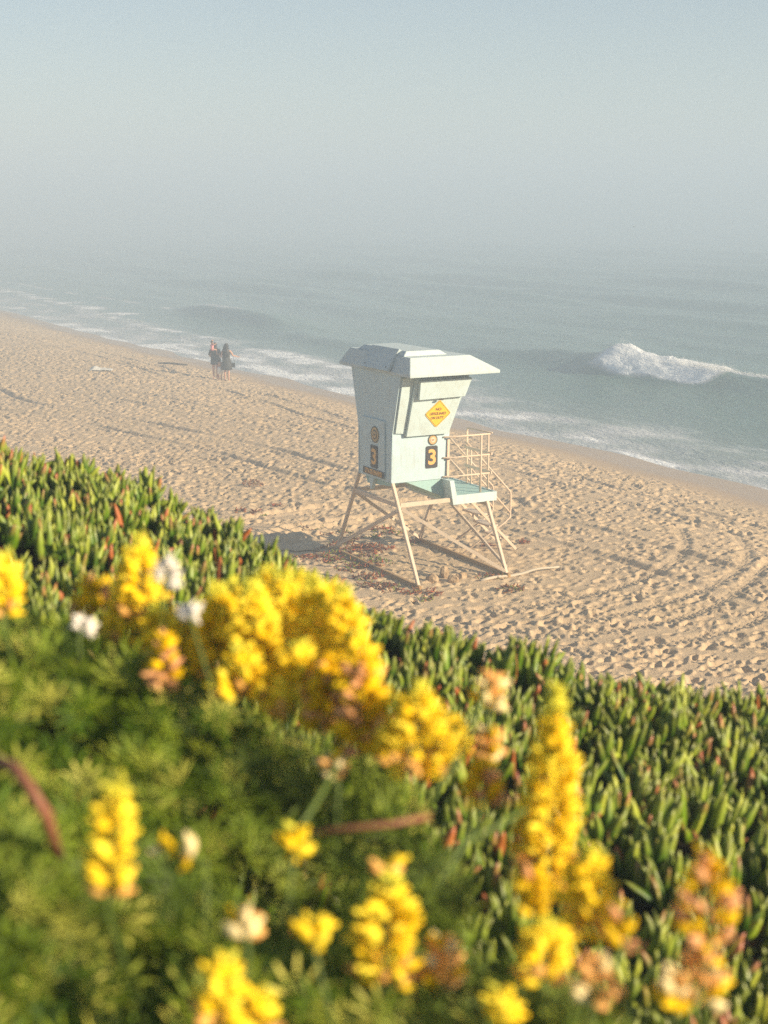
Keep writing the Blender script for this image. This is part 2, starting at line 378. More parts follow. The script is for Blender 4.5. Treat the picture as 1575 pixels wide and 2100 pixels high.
# ------------------------------------------------------------------ bluff ground under the plants
CX = np.array([-9, -5, -2.5, -1.18, -1.0, -.78, -.6, -.42, -.37, -.23, -.04, .07, .23, .45, .68, .9, 1.6, 3, 6, 10])
CY = np.array([7.5, 5.6, 4.7, 4.38, 4.42, 4.2, 4.15, 3.97, 3.72, 3.55, 3.32, 3.18, 3.08, 3.08, 3.13, 3.17, 3.4, 3.9, 4.8, 6])
def bluff_z(x, y):
    x = np.asarray(x, float); y = np.asarray(y, float)
    yc = np.interp(x, CX, CY)
    top = CAM_H - 1.018 - .19 * np.clip(x, -2.2, 2.0) + .05 * vnoise(x, y, .5, 200) + .075 * vnoise(x, y, .22, 202) + .10 * vnoise(x, y, 1.3, 201) * sstep(.0, .6, np.abs(y - yc))
    top = top - .45 * sstep(1.6, .7, y)
    d = y - yc
    z = top - np.where(d > 0, .25 * d ** 2 / (d + .35) + .85 * np.clip(d - .1, 0, None), 0) - .02
    return np.maximum(z, -.6)
xs = np.concatenate([np.linspace(-40, -6.2, 20), np.linspace(-6, 6, 200), np.linspace(6.2, 40, 20)]); ys = np.concatenate([np.linspace(-30, -.5, 12), np.linspace(0, 6.5, 120), np.linspace(6.6, 14.5, 30)])
Yb, Xb = np.meshgrid(ys, xs, indexing='ij'); Zb = bluff_z(Xb, Yb)
idx = np.arange(Yb.size).reshape(Yb.shape); quads = np.stack([idx[:-1, :-1], idx[:-1, 1:], idx[1:, 1:], idx[1:, :-1]], -1).reshape(-1, 4)
me = np_mesh('bluff_ground', np.stack([Xb.ravel(), Yb.ravel(), Zb.ravel()], -1), quads, np.full(len(quads), 4))
mg, nt, b = mat('bluff_soil', (.05, .04, .02), .95, .1)
r = ramp(nt, noise(nt, 14, 6).outputs[0], [(.35, (.008, .007, .003)), (.65, (.028, .018, .009))]); nt.links.new(r.outputs[0], b.inputs['Base Color'])
bump(nt, b, noise(nt, 40, 5).outputs[0], 1, .03)
tag(link('bluff_ground', me, mg, smooth=True), 'dark soil of the bluff under the plants', kind='structure')

# ------------------------------------------------------------------ instancing leaf shapes into ONE mesh
def frames(dirs, roll):
    d = dirs / np.linalg.norm(dirs, axis=1, keepdims=True)
    ref = np.where(np.abs(d[:, 2:3]) > .95, np.array([[1., 0, 0]]), np.array([[0, 0, 1.]]))
    a = np.cross(ref, d); a /= np.linalg.norm(a, axis=1, keepdims=True); b_ = np.cross(d, a)
    c, s_ = np.cos(roll)[:, None], np.sin(roll)[:, None]
    return np.stack([a * c + b_ * s_, -a * s_ + b_ * c, d], -1)      # columns: x, y, z(=dir)
def instances(tv, tf, mats3, scale, loc, col):
    """tv (k,3) template verts, tf list of faces; returns arrays"""
    n, k = len(loc), len(tv)
    V = np.einsum('nij,nkj->nki', mats3, tv[None] * scale[:, None, :]) + loc[:, None, :]
    fs = np.array([len(f) for f in tf]); ff = np.concatenate([np.array(f) for f in tf])
    FF = (ff[None] + (np.arange(n) * k)[:, None]).ravel(); FS = np.tile(fs, n)
    return V.reshape(-1, 3), FF, FS, col.reshape(-1, 4)
def merge(parts):
    off = 0; Vs, Fs, Ss, Cs = [], [], [], []
    for V, FF, FS, C in parts:
        Vs.append(V); Fs.append(FF + off); Ss.append(FS); Cs.append(C); off += len(V)
    return np.concatenate(Vs), np.concatenate(Fs), np.concatenate(Ss), np.concatenate(Cs)

# three-sided finger leaf, length 1 along z, radius 1
def finger_template(nseg=5):
    prof = [(0, .85), (.3, 1.08), (.6, .95), (.85, .58), (1.0, .10)]
    V = []; F = []
    for zz, rr in prof:
        bend = .16 * zz * zz
        for k_ in range(4):
            an = k_ * math.pi / 2
            V.append((rr * math.cos(an) * (1.15 if k_ % 2 == 0 else .8), rr * math.sin(an) * (.8), zz)); V[-1] = (V[-1][0] + bend * 6, V[-1][1], V[-1][2])
    for i in range(len(prof) - 1):
        for k_ in range(4): F.append((i * 4 + k_, i * 4 + (k_ + 1) % 4, i * 4 + 4 + (k_ + 1) % 4, i * 4 + 4 + k_))
    F.append((16, 17, 18, 19))
    return np.array(V), F
FT, FF_ = finger_template()
def ice_leaves(n, xr, yr, dens_scale=1.0, lo=.052, hi=.102):
    cx = rng.uniform(*xr, n); cy = rng.uniform(*yr, n)
    keep = (cy < np.interp(cx, CX, CY) + 6.0) & ((vnoise(cx, cy, .16, 500) + .4 * vnoise(cx, cy, .5, 501) > -.33) | (np.abs(cy - np.interp(cx, CX, CY)) < .25)); cx, cy = cx[keep], cy[keep]
    L, D, RO, LOC, C = [], [], [], [], []
    z0 = bluff_z(cx, cy)
    n = len(cx); per = 7
    cx = np.repeat(cx, per); cy = np.repeat(cy, per); z0 = np.repeat(z0, per); rc = np.repeat(rng.random(n), per); N = len(cx)
    hgt = np.repeat(rng.uniform(-.01, .035, n), per)
    az = rng.uniform(0, 2 * math.pi, N); tilt = np.abs(rng.normal(.14, .30, N)) + (rng.random(N) < .06) * .8
    lean = np.array([.22, -.10])
    d = np.stack([np.sin(tilt) * np.cos(az) + lean[0] * .5, np.sin(tilt) * np.sin(az) + lean[1] * .3, np.cos(tilt)], -1)
    ln = rng.uniform(lo, hi, N); rad = rng.uniform(.0078, .0112, N)
    loc = np.stack([cx + .010 * np.cos(az), cy + .010 * np.sin(az), z0 + hgt + rng.uniform(-.01, .012, N)], -1)
    m3 = frames(d, az * 0 + rng.uniform(0, 6.28, N))
    r_i = rng.random(N); red = (rng.random(N) < .16) * rng.random(N)
    alltop = np.tile(FT[:, 2], (N, 1))
    col = np.stack([np.repeat(r_i[:, None], len(FT), 1), alltop, np.repeat(red[:, None], len(FT), 1), np.repeat(rc[:, None], len(FT), 1)], -1)
    return instances(FT, FF_, m3, np.stack([rad, rad, ln], -1), loc, col)
parts = [ice_leaves(1350, (-1.9, 1.9), (1.5, 4.75)), ice_leaves(1700, (-3.8, 3.8), (1.0, 7.0)), ice_leaves(1500, (.05, 1.9), (1.3, 3.3)), ice_leaves(350, (-1.6, 1.4), (2.9, 4.5), lo=.05, hi=.085), ice_leaves(6500, (-9, 9), (-1, 11.5))]
V, FF, FS, C = merge(parts)
# keep clear of the lens
me = np_mesh('ice_plant_mat', V, FF, FS, {'Col': ('FLOAT_COLOR', C)})
mi, nt, b = mat('ice_plant_leaf', (.1, .16, .03), .42, .4)
a = node(nt, 'ShaderNodeAttribute', attribute_name='Col'); sp = node(nt, 'ShaderNodeSeparateColor'); nt.links.new(a.outputs['Color'], sp.inputs[0])
g = ramp(nt, sp.outputs[0], [(0, (.010, .03, .001)), (.35, (.038, .095, .002)), (.75, (.13, .22, .006)), (1, (.42, .46, .05))]).outputs[0]
g = mixc(nt, ramp(nt, a.outputs['Alpha'], [(.2, (.5,) * 3), (.9, (0, 0, 0))]).outputs[0], g, (.07, .15, .02))
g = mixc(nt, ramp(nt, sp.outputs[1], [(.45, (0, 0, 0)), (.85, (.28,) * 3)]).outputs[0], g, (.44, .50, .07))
tipm = math_(nt, 'MULTIPLY', ramp(nt, sp.outputs[1], [(.55, (0, 0, 0)), (1, (1, 1, 1))]).outputs[0], math_(nt, 'ADD', .12, math_(nt, 'MULTIPLY', sp.outputs[2], 1.3)), True)
g = mixc(nt, tipm, g, (.42, .12, .08))
redm = ramp(nt, sp.outputs[2], [(.72, (0, 0, 0)), (.86, (1, 1, 1))]).outputs[0]
g = mixc(nt, redm, g, (.40, .12, .035))
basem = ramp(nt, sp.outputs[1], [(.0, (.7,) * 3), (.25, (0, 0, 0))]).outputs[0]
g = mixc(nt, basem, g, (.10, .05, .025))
nt.links.new(g, b.inputs['Base Color']); b.inputs['Subsurface Weight'].default_value = 0.0
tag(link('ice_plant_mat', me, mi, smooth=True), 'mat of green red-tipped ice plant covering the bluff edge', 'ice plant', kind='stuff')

# ------------------------------------------------------------------ lupine
def leaf_template():
    V = []; F = []
    nl = 9
    for i in range(nl):
        an = 2 * math.pi * i / nl; r = Matrix.Rotation(an, 3, 'Z')
        pts = [(0, 0, 0), (.5, .065, .22), (.5, -.065, .22), (.5, 0, .18), (1.0, 0, .42), (.84, .05, .36), (.84, -.05, .36)]
        o = len(V)
        for p in pts: V.append(tuple(r @ Vector(p)))
        F += [(o, o + 3, o + 1), (o, o + 2, o + 3), (o + 1, o + 3, o + 4, o + 5), (o + 3, o + 2, o + 6, o + 4)]
    return np.array(V), F
LT, LF = leaf_template()
POLY = [(-1.35, 1.95), (-.75, 1.78), (-.46, 1.70), (-.30, 1.66), (-.20, 1.60), (-.05, 1.50), (.03, 1.39), (.095, 1.22), (.115, 1.05), (.125, .9), (.15, .62), (-1.35, .62)]
def inpoly(x, y, P):
    r = np.zeros(x.shape, bool); n = len(P)
    for i in range(n):
        (x0, y0), (x1, y1) = P[i], P[(i + 1) % n]
        c = ((y0 > y) != (y1 > y)) & (x < (x1 - x0) * (y - y0) / (y1 - y0 + 1e-12) + x0); r ^= c
    return r
def edge_dist(x, y, P):
    best = np.full(x.shape, 9.)
    for i in range(len(P)):
        a_, b_ = np.array(P[i]), np.array(P[(i + 1) % len(P)]); d = b_ - a_
        tt_ = np.clip(((x - a_[0]) * d[0] + (y - a_[1]) * d[1]) / (d @ d), 0, 1)
        best = np.minimum(best, np.hypot(x - a_[0] - tt_ * d[0], y - a_[1] - tt_ * d[1]))
    return best
def bush_top(x, y):
    n_ = .17 * vnoise(x, y, .15, 303) + .10 * vnoise(x, y, .07, 301)
    return CAM_H - .47 - .13 * (x + .46) - .045 * sstep(1.2, .8, y) - .075 * sstep(1.32, 1.0, y) * sstep(-.32, -.05, x) + np.clip(n_, -.13, .035 + .03 * sstep(1.0, 1.5, y))
def foliage(n, P, topf, edge=.14, dmax=.22, size=(.014, .031)):
    Pn = np.array(P); x = rng.uniform(Pn[:, 0].min(), Pn[:, 0].max(), n); y = rng.uniform(Pn[:, 1].min(), Pn[:, 1].max(), n)
    k = inpoly(x, y, P); x, y = x[k], y[k]; e = edge_dist(x, y, P)
    e = np.minimum(e, edge)
    drop = (1 - np.sqrt(1 - (1 - e / edge) ** 2)) * .16
    dep = rng.exponential(.35, len(x)); dep = np.minimum(dep, 1) * dmax
    z_ = topf(x, y) - drop - dep
    N = len(x); az = rng.uniform(0, 6.28, N); tl = np.abs(rng.normal(0, .55, N))
    d = np.stack([np.sin(tl) * np.cos(az) + .25, np.sin(tl) * np.sin(az) - .25, np.cos(tl)], -1)
    sc = rng.uniform(*size, N)
    col = np.stack([np.repeat(rng.random(N)[:, None], len(LT), 1), np.tile(np.linalg.norm(LT[:, :2], axis=1), (N, 1)), np.repeat((x * 0 + vnoise(x, y, .12, 310) + .5)[:, None], len(LT), 1), np.ones((N, len(LT)))], -1)
    cup = rng.uniform(.3, 1.6, N)
    return instances(LT, LF, frames(d, az), np.stack([sc, sc, sc * cup], -1), np.stack([x, y, z_], -1), col)
ml, nt, b = mat('lupine_leaf', (.12, .18, .06), .55, .35)
a = node(nt, 'ShaderNodeAttribute', attribute_name='Col'); sp = node(nt, 'ShaderNodeSeparateColor'); nt.links.new(a.outputs['Color'], sp.inputs[0])
g = ramp(nt, sp.outputs[0], [(0, (.015, .04, .001)), (.4, (.08, .16, .004)), (.75, (.26, .34, .018)), (1, (.72, .66, .14))]).outputs[0]
g = mixc(nt, ramp(nt, sp.outputs[2], [(.3, (0, 0, 0)), (.8, (.5,) * 3)]).outputs[0], g, (.20, .26, .04))
nt.links.new(g, b.inputs['Base Color']); translucent(nt, b, g, .25)
mstem = mat('green_stem', (.10, .15, .025), .6)[0]; mwood = mat('red_brown_stem', (.26, .10, .055), .6)[0]
mpet, nt, b = mat('petals', (.8, .5, .02), .5, .25)
a = node(nt, 'ShaderNodeAttribute', attribute_name='Col'); nt.links.new(a.outputs['Color'], b.inputs['Base Color'])

def floret_template():
    bm = bmesh.new()
    for c_, r_ in (((0, 0, .45), (.42, .30, .55)), ((0, .30, .52), (.46, .16, .45)), ((0, -.12, .95), (.2, .2, .28))):
        ret = bmesh.ops.create_uvsphere(bm, u_segments=7, v_segments=5, radius=1)
        for v in ret['verts']: v.co = Vector((v.co.x * r_[0] + c_[0], v.co.y * r_[1] + c_[1], v.co.z * r_[2] + c_[2]))
    bm.verts.ensure_lookup_table(); V = np.array([v.co[:] for v in bm.verts]); F = [[v.index for v in f.verts] for f in bm.faces]; bm.free(); return V, F
PT, PF = floret_template()
YEL = np.array([.93, .60, .003]); YEL2 = np.array([.96, .76, .05]); PEACH = np.array([.80, .40, .17]); GRN = np.array([.50, .55, .06]); WHT = np.array([.85, .78, .70]); PALE = np.array([.86, .70, .36])
def spike(parent, px0, py0, px1, py1, w, depth, kind='yellow', fl=.0145, dens=1.0, name='flower_spike', label=None, stemdown=.12):
    """flower spike from its lowest blossoms (px0,py0) to its tip, rooted at real distance 'depth'"""
    p0 = at_depth(px0, py0, depth); p1 = at_depth(px1, py1, depth + .02)
    ax = (p1 - p0); L = ax.length; ax.normalize()
    wr = 1.16 * w / 2 / F_PX * depth
    side = ax.cross(Vector((0, -1, 0))).normalized(); fr = side.cross(ax)
    n = max(3, int(dens * .95 * L * wr * 2 * 3.2 / (fl * fl * .75)))
    locs, dirs, cols, scs = [], [], [], []
    for i in range(n):
        q = (i + random.uniform(0, 1)) / n; an = i * 2.39996 + random.uniform(-.4, .4)
        taper = min(1, .45 + .9 * (1 - q)) * (1 if q > .05 else .8) * (1 if kind != 'wilted' else random.uniform(.5, 1.1))
        if q > .6: taper *= .30 + (1 - q) * 1.75
        rr = max(.0, wr * taper - fl * .6)
        o = side * math.cos(an) + fr * math.sin(an)
        pos = p0 + ax * (q * L) + o * rr * random.uniform(.45, 1) - Vector(ax) * 0
        locs.append(pos); dirs.append(o * 1.0 + ax * random.uniform(.1, .8) + Vector((random.uniform(-.2, .2),) * 3))
        scs.append(fl * random.uniform(.75, 1.15) * (1 if q < .75 else 1 - (q - .75) * 1.6))
        m = random.random()
        if kind == 'white': c_ = WHT * random.uniform(.8, 1)
        elif kind == 'wilted': c_ = PEACH * .8 + YEL * .2 if m < .6 else (PALE if m < .8 else YEL * .9)
        elif kind == 'mixed': c_ = (PEACH if m < .45 - q * .3 else YEL) * random.uniform(.8, 1)
        else:
            c_ = YEL * (1 - m) + YEL2 * m
            if q < .22 and random.random() < .45: c_ = PEACH * .7 + YEL * .3
            if q > .85: c_ = GRN * .55 + YEL2 * .45
        cols.append(c_)
    locs = np.array([v[:] for v in locs]); dirs = np.array([v[:] for v in dirs]); scs = np.array(scs)
    ca = np.repeat(np.concatenate([np.array(cols), np.ones((n, 1))], 1)[:, None, :], len(PT), 1)
    shade_ = (1 + rng.uniform(-.08, .08, (n, 1, 1))); ca[..., :3] *= shade_
    V, FF, FS, C = instances(PT, PF, frames(dirs, rng.uniform(0, 6.28, n)), np.stack([scs * .76, scs * .76, scs * 1.02], -1), locs, ca)
    inv = parent.matrix_world_inv if hasattr(parent, 'matrix_world_inv') else Matrix.Translation(-Vector(parent.location))
    V = V - np.array(parent.location[:])[None]
    me = np_mesh(name, V, FF, FS, {'Col': ('FLOAT_COLOR', C)})
    o = link(name, me, mpet, parent, True)
    if label: o['label'] = label
    m_ = MB(); base = p0 - ax * .02 + Vector((random.uniform(-.03, .03), random.uniform(.0, .04), -stemdown))
    m_.tube([base - parent.location, p0 - ax * .01 - parent.location, p0 + ax * L * .9 - parent.location], .0013, 6)
    m_.build('stalk', mstem, o, True)
    return o

def bush(name, loc, label, cat): return tag(empty(name, loc), label, cat)
gz = CAM_H - 1.3
B1 = bush('lupine_bush', (-.35, 1.25, gz), 'large silvery green bush with dense yellow flower spikes filling the near left corner', 'lupine bush')
def sub_loc(V, o): return V - np.array(o.location[:])[None]
V, FF, FS, C = merge([foliage(20000, POLY, bush_top, dmax=.25), foliage(3500, [(-.5, .8), (-.5, 1.1), (.14, 1.1), (.14, .8)], bush_top, .05, .15)])
o = link('foliage', np_mesh('foliage', sub_loc(V, B1), FF, FS, {'Col': ('FLOAT_COLOR', C)}), ml, B1)
SP1 = [ # px0,py0, px1,py1, width, depth, kind
    (8, 1262, 6, 1135, 62, 1.32, 'yellow'), (292, 1290, 283, 1100, 100, 1.45, 'yellow'), (345, 1370, 320, 1240, 100, 1.4, 'yellow'),
    (210, 1262, 178, 1190, 95, 1.5, 'mixed'), (450, 1400, 445, 1200, 125, 1.38, 'yellow'), (530, 1430, 515, 1190, 120, 1.34, 'yellow'),
    (590, 1400, 580, 1170, 110, 1.42, 'yellow'), (655, 1400, 640, 1180, 120, 1.36, 'yellow'), (705, 1370, 703, 1205, 85, 1.33, 'yellow'),
    (420, 1340, 412, 1240, 90, 1.42, 'yellow'), (480, 1330, 470, 1195, 100, 1.46, 'yellow'), (560, 1300, 548, 1165, 95, 1.48, 'yellow'), (620, 1320, 612, 1172, 95, 1.46, 'yellow'), (680, 1300, 672, 1195, 80, 1.42, 'yellow'),
    (500, 1440, 490, 1330, 110, 1.3, 'yellow'), (620, 1450, 612, 1320, 110, 1.3, 'yellow'), (735, 1400, 728, 1300, 90, 1.3, 'yellow'), (260, 1330, 245, 1215, 80, 1.44, 'yellow'), (375, 1330, 372, 1250, 70, 1.42, 'mixed'),
    (1085, 1760, 1095, 1640, 70, 1.18, 'mixed'), (930, 1560, 915, 1470, 70, 1.24, 'yellow'), (800, 1560, 795, 1480, 60, 1.22, 'yellow'), (750, 1480, 760, 1395, 60, 1.26, 'mixed'),
    (745, 1545, 735, 1330, 100, 1.24, 'mixed'), (690, 1480, 668, 1350, 110, 1.28, 'mixed'), (590, 1480, 600, 1390, 120, 1.3, 'yellow'), (660, 1500, 650, 1420, 70, 1.29, 'mixed'),
    (855, 1595, 860, 1402, 150, 1.2, 'yellow'), (1118, 1850, 1140, 1408, 118, 1.16, 'yellow'), (1115, 2015, 1112, 1890, 120, .98, 'yellow'),
    (785, 2015, 803, 1795, 135, 1.0, 'yellow'), (222, 1838, 240, 1600, 84, .92, 'yellow'), (440, 2110, 462, 1960, 85, .88, 'yellow'), (530, 2125, 532, 2030, 60, .88, 'yellow'),
    (1000, 1655, 985, 1560, 70, 1.2, 'mixed'), (1003, 1450, 1010, 1385, 62, 1.3, 'wilted'), (900, 2030, 905, 1925, 120, 1.02, 'wilted'), (1030, 2110, 1025, 2030, 80, .95, 'yellow'),
    (505, 1925, 495, 1880, 70, .95, 'wilted'), (340, 1420, 335, 1300, 60, 1.32, 'mixed'), (690, 1600, 680, 1555, 55, 1.2, 'wilted'), (645, 1935, 642, 1890, 60, .95, 'yellow'), (602, 1750, 602, 1712, 44, 1.05, 'yellow'),
    (795, 1800, 795, 1765, 36, 1.02, 'yellow'), (1008, 1560, 1000, 1500, 60, 1.3, 'wilted'), (1095, 1880, 1090, 1790, 60, 1.1, 'mixed'), (400, 1760, 320, 1735, 26, 1.0, 'wilted')]
for a_ in SP1:
    spike(B1, *a_, label={'wilted': 'fading peach coloured flower cluster', 'mixed': 'yellow flower spike turning peach at the base'}.get(a_[6]))
def twig(parent, pts, r, m, nm='stem', r1=None):
    mb = MB(); P = [at_depth(x, y, d) - parent.location for x, y, d in pts]
    mb.tube(P, r, 8, r1); return mb.build(nm, m, parent, True)
twig(B1, [(-30, 1550, 1.05), (30, 1575, 1.03), (60, 1615, 1.0), (95, 1670, 1.0), (120, 1760, 1.06)], .0048, mwood)
twig(B1, [(560, 1720, 1.1), (700, 1700, 1.08), (800, 1690, 1.07), (880, 1675, 1.1)], .0025, mwood)
twig(B1, [(610, 1700, 1.1), (640, 1660, 1.12), (680, 1590, 1.18), (705, 1540, 1.24)], .0022, mstem)
twig(B1, [(880, 1650, 1.15), (915, 1590, 1.17), (950, 1530, 1.2), (985, 1440, 1.25), (1000, 1400, 1.28)], .0018, mstem)
twig(B1, [(860, 1860, 1.06), (920, 1780, 1.08), (960, 1720, 1.1), (990, 1640, 1.15)], .0018, mstem)
twig(B1, [(750, 1880, 1.1), (950, 1730, 1.12), (1080, 1660, 1.15)], .002, mstem)
B2 = bush('lupine_bush', (.30, 1.05, gz), 'small lupine in the lower right corner with loose yellow and peach seed-forming spikes', 'lupine bush')
P2 = [(.10, 1.12), (.16, 1.12), (.20, .98), (.23, .9), (.2, .7), (.1, .7)]
V, FF, FS, C = foliage(1100, P2, lambda x, y: CAM_H - .60 - .25 * (x - .12) + .05 * vnoise(x, y, .1, 320), .04, .2)
link('foliage', np_mesh('foliage', sub_loc(V, B2), FF, FS, {'Col': ('FLOAT_COLOR', C)}), ml, B2)
for a_ in [(1205, 1925, 1210, 1738, 118, 1.04, 'yellow'), (1272, 1955, 1270, 1870, 60, 1.0, 'mixed'), (1455, 1930, 1445, 1745, 125, 1.0, 'mixed'), (1440, 2060, 1450, 1920, 110, .98, 'wilted'), (1385, 2080, 1380, 1985, 90, .96, 'wilted'), (1215, 2060, 1225, 1960, 110, .97, 'wilted')]:
    spike(B2, *a_, dens=.62 if a_[0] > 1260 or a_[6] == 'wilted' else 1, label={'wilted': 'loose cluster of fading peach blossoms', 'mixed': 'loose spike of yellow and orange blossoms'}.get(a_[6]))
twig(B2, [(1460, 1900, 1.0), (1450, 2000, .98), (1400, 2120, .95)], .0022, mstem)
twig(B2, [(1280, 1940, 1.0), (1220, 2040, .98), (1150, 2110, .96)], .0022, mstem)
B3 = bush('white_wildflower', (-.25, 1.52, gz), 'white blossomed wildflower rising behind the yellow lupine near its left end', 'wildflower')
for a_ in [(338, 1200, 344, 1142, 46, 1.34, 'white'), (165, 1296, 172, 1272, 40, 1.4, 'white'), (392, 1268, 388, 1246, 26, 1.30, 'white')]:
    spike(B3, *a_, fl=.0115, name='flower_cluster', stemdown=.1)

# ------------------------------------------------------------------ lifeguard tower
TW = tag(empty('lifeguard_tower', (O[0], O[1], 0), AL), 'pale mint lifeguard tower number 3 on splayed cream legs standing on the sand', 'lifeguard tower')
def L(u, v, z): return (u, -v, z)
def ring(u0, u1, v0, v1, z): return [L(u0, v0, z), L(u1, v0, z), L(u1, v1, z), L(u0, v1, z)]
U0 = .04
body = MB().loft([ring(U0, 1.29, -.684, .684, 1.843), ring(U0, 1.315, -.70, .70, 2.80), ring(U0, 1.58, -.99, 1.02, 3.945)]).build('cabin', M['wall'], TW)
# sloped front face helper: w=0 at the knee, 1 at the top
def fp(u, w, off):
    p0 = Vector(L(u, .70, 2.80)); p1 = Vector(L(u, 1.02, 3.945)); n = Vector(L(0, 1.145, -.32)).normalized()
    return p0 + (p1 - p0) * w + n * off
def slab(pts, o0, o1):   # pts: list of (u,w)
    return [[fp(u, w, o0) for u, w in pts], [fp(u, w, o1) for u, w in pts]]
MB().loft(slab([(.085, .02), (.30, .0), (.335, .975), (.075, .975)], .002, .035)).build('side_shutter', M['panel'], TW, bevel=.006)
MB().loft(slab([(.302, -.03), (1.245, -.03), (1.505, .965), (.338, .965)], .003, .095)).build('window_shutter', M['panel'], TW, bevel=.006)
MB().loft(slab([(.415, .63), (1.43, .645), (1.525, .955), (.385, .955)], .097, .18)).build('shutter_awning', M['panel'], TW, bevel=.006)
MB().loft([[fp(.86, .615, .17), fp(.93, .615, .17), fp(.93, .635, .17), fp(.86, .635, .17)], [fp(.86, .615, .205), fp(.93, .615, .205), fp(.93, .635, .205), fp(.86, .635, .205)]]).build('latch', M['metal'], TW)
MB().box(L(.45, 1.08, 3.925), L(1.45, 1.05, 3.948)).build('wood_batten', M['wood'], TW)
MB().box(L(.012, -.46, 1.90), L(.038, .44, 3.02)).build('storage_panel', M['wall'], TW, bevel=.004)
for v_ in (-.684, .684):
    MB().box(L(.028, v_ - .03 if v_ > 0 else v_, 1.86), L(.0395, v_ if v_ > 0 else v_ + .03, 2.80)).build('corner_trim', M['wall'], TW)
# roof
rf = MB().loft([ring(0, 1.98, -1.45, 1.45, 3.95), ring(0, 1.98, -1.45, 1.45, 4.005), ring(.12, 1.43, -1.2, 1.24, 4.30)]).build('roof', M['roof'], TW, bevel=.006)
MB().loft([ring(.13, 1.08, -.90, .98, 4.302), ring(.21, .93, -.75, .93, 4.395)]).build('roof_cap', M['roof'], rf, bevel=.006)
MB().loft([[L(-.085, -.42, 4.02), L(.165, -.34, 4.425), L(.165, .74, 4.425), L(-.085, .70, 4.02)], [L(-.03, -.42, 3.995), L(.22, -.34, 4.40), L(.22, .74, 4.40), L(-.03, .70, 3.995)]]).build('roof_hatch', M['roof'], rf, bevel=.004)
for v_ in (-.25, .60):
    MB().ball(L(-.05, v_, 4.09), .012, 6, 5).build('hatch_bolt', M['metal'], rf)
# underbody, deck
MB().loft([[L(.36, -.66, 1.84), L(1.26, -.66, 1.84), L(1.30, -.66, 1.36), L(1.08, -.66, 1.53)], [L(.36, .66, 1.84), L(1.26, .66, 1.84), L(1.30, .66, 1.36), L(1.08, .66, 1.53)]]).build('floor_hull', M['deck'], TW)
MB().loft([[L(.06, -.30, 1.84), L(.06, -.08, 1.84), L(.06, -.19, 1.585), L(.06, -.23, 1.585)], [L(.13, -.30, 1.84), L(.13, -.08, 1.84), L(.13, -.19, 1.585), L(.13, -.23, 1.585)]]).build('floor_bracket', M['wall'], TW)
MB().loft([[L(.14, -.60, 1.84), L(.14, .58, 1.84), L(.14, .45, 1.74), L(.14, -.5, 1.66)], [L(.30, -.60, 1.84), L(.30, .58, 1.84), L(.30, .45, 1.74), L(.30, -.5, 1.66)]]).build('floor_skirt', M['deck'], TW)
dk = MB().box(L(1.32, -.90, 1.36), L(2.24, .93, 1.515)).build('deck', M['deck'], TW)
MB().box(L(1.26, .932, 1.355), L(2.262, .965, 1.535)).build('deck_fascia', M['panel'], dk)
MB().box(L(2.242, -.9, 1.355), L(2.27, .93, 1.533)).build('deck_fascia', M['panel'], dk)
MB().loft([[L(1.17, v_, 1.842), L(1.265, v_, 1.842), L(1.335, v_, 1.53), L(1.255, v_, 1.352)] for v_ in (-.80, .97)]).build('deck_cheek', M['panel'], TW)
# legs
def lv(z): return 1.731 - .569 * z
LEG = .066
leg_defs = [(.055, 1, 1.84), (2.035, 1, 1.36), (.055, -1, 1.84), (2.035, -1, 1.36)]
for u_, sg_, zt in leg_defs:
    MB().bar(L(u_, sg_ * lv(-.15), -.15), L(u_, sg_ * lv(zt), zt), LEG, LEG, up=(1, 0, 0)).build('leg', M['pole'], TW, bevel=.008)
zb_ = 1.45
MB().bar(L(.10, lv(zb_) - .0, zb_), L(1.99, lv(zb_) - .0, zb_), .045, .085).build('crossbeam', M['pole'], TW)
MB().bar(L(.10, -lv(zb_), zb_), L(1.99, -lv(zb_), zb_), .045, .085).build('crossbeam', M['pole'], TW)
MB().bar(L(.055, -lv(zb_) + .045, zb_), L(.055, lv(zb_) - .045, zb_), .045, .085).build('crossbeam', M['pole'], TW)
MB().bar(L(2.035, -lv(1.3) + .045, 1.31), L(2.035, lv(1.3) - .045, 1.31), .05, .08).build('crossbeam', M['pole'], TW)
MB().bar(L(.10, lv(1.39) + .03, 1.39), L(2.0, lv(.10) + .03, .10), .03, .06).build('brace', M['pole'], TW)
MB().bar(L(.10, -lv(1.39), 1.39), L(2.0, -lv(.10), .10), .03, .06).build('brace', M['pole'], TW)
MB().bar(L(.02, -lv(.15), .15), L(.02, lv(1.36), 1.36), .035, .07).build('brace', M['pole'], TW)
MB().bar(L(2.08, lv(.15), .15), L(2.08, -lv(1.33), 1.25), .035, .06).build('brace', M['pole'], TW)
for u_ in (.03, 2.03):
    MB().bar(L(u_, -1.85, -.0), L(u_, 1.82, -.01), .07, .16).build('skid', M['wood'], TW, bevel=.01)
    TW.children[-1]['label'] = 'weathered wooden runner half buried in sand'
# front rail
RR = .017; vr = .80
for z_ in (2.67, 2.26, 1.885):
    MB().tube([L(1.16, .70, z_ - .01), L(1.22, .71, z_ - .005), L(1.30, vr, z_), L(2.20, vr, z_)], RR, 8).build('railing', M['rail'], TW, True)
MB().bar(L(1.275, .70, 1.86), L(1.285, .70, 2.62), .05, .05).build('rail_post', M['rail'], TW)
MB().tube([L(1.975, vr, 1.51), L(1.985, vr, 2.67)], .024).build('rail_post', M['rail'], TW, True)
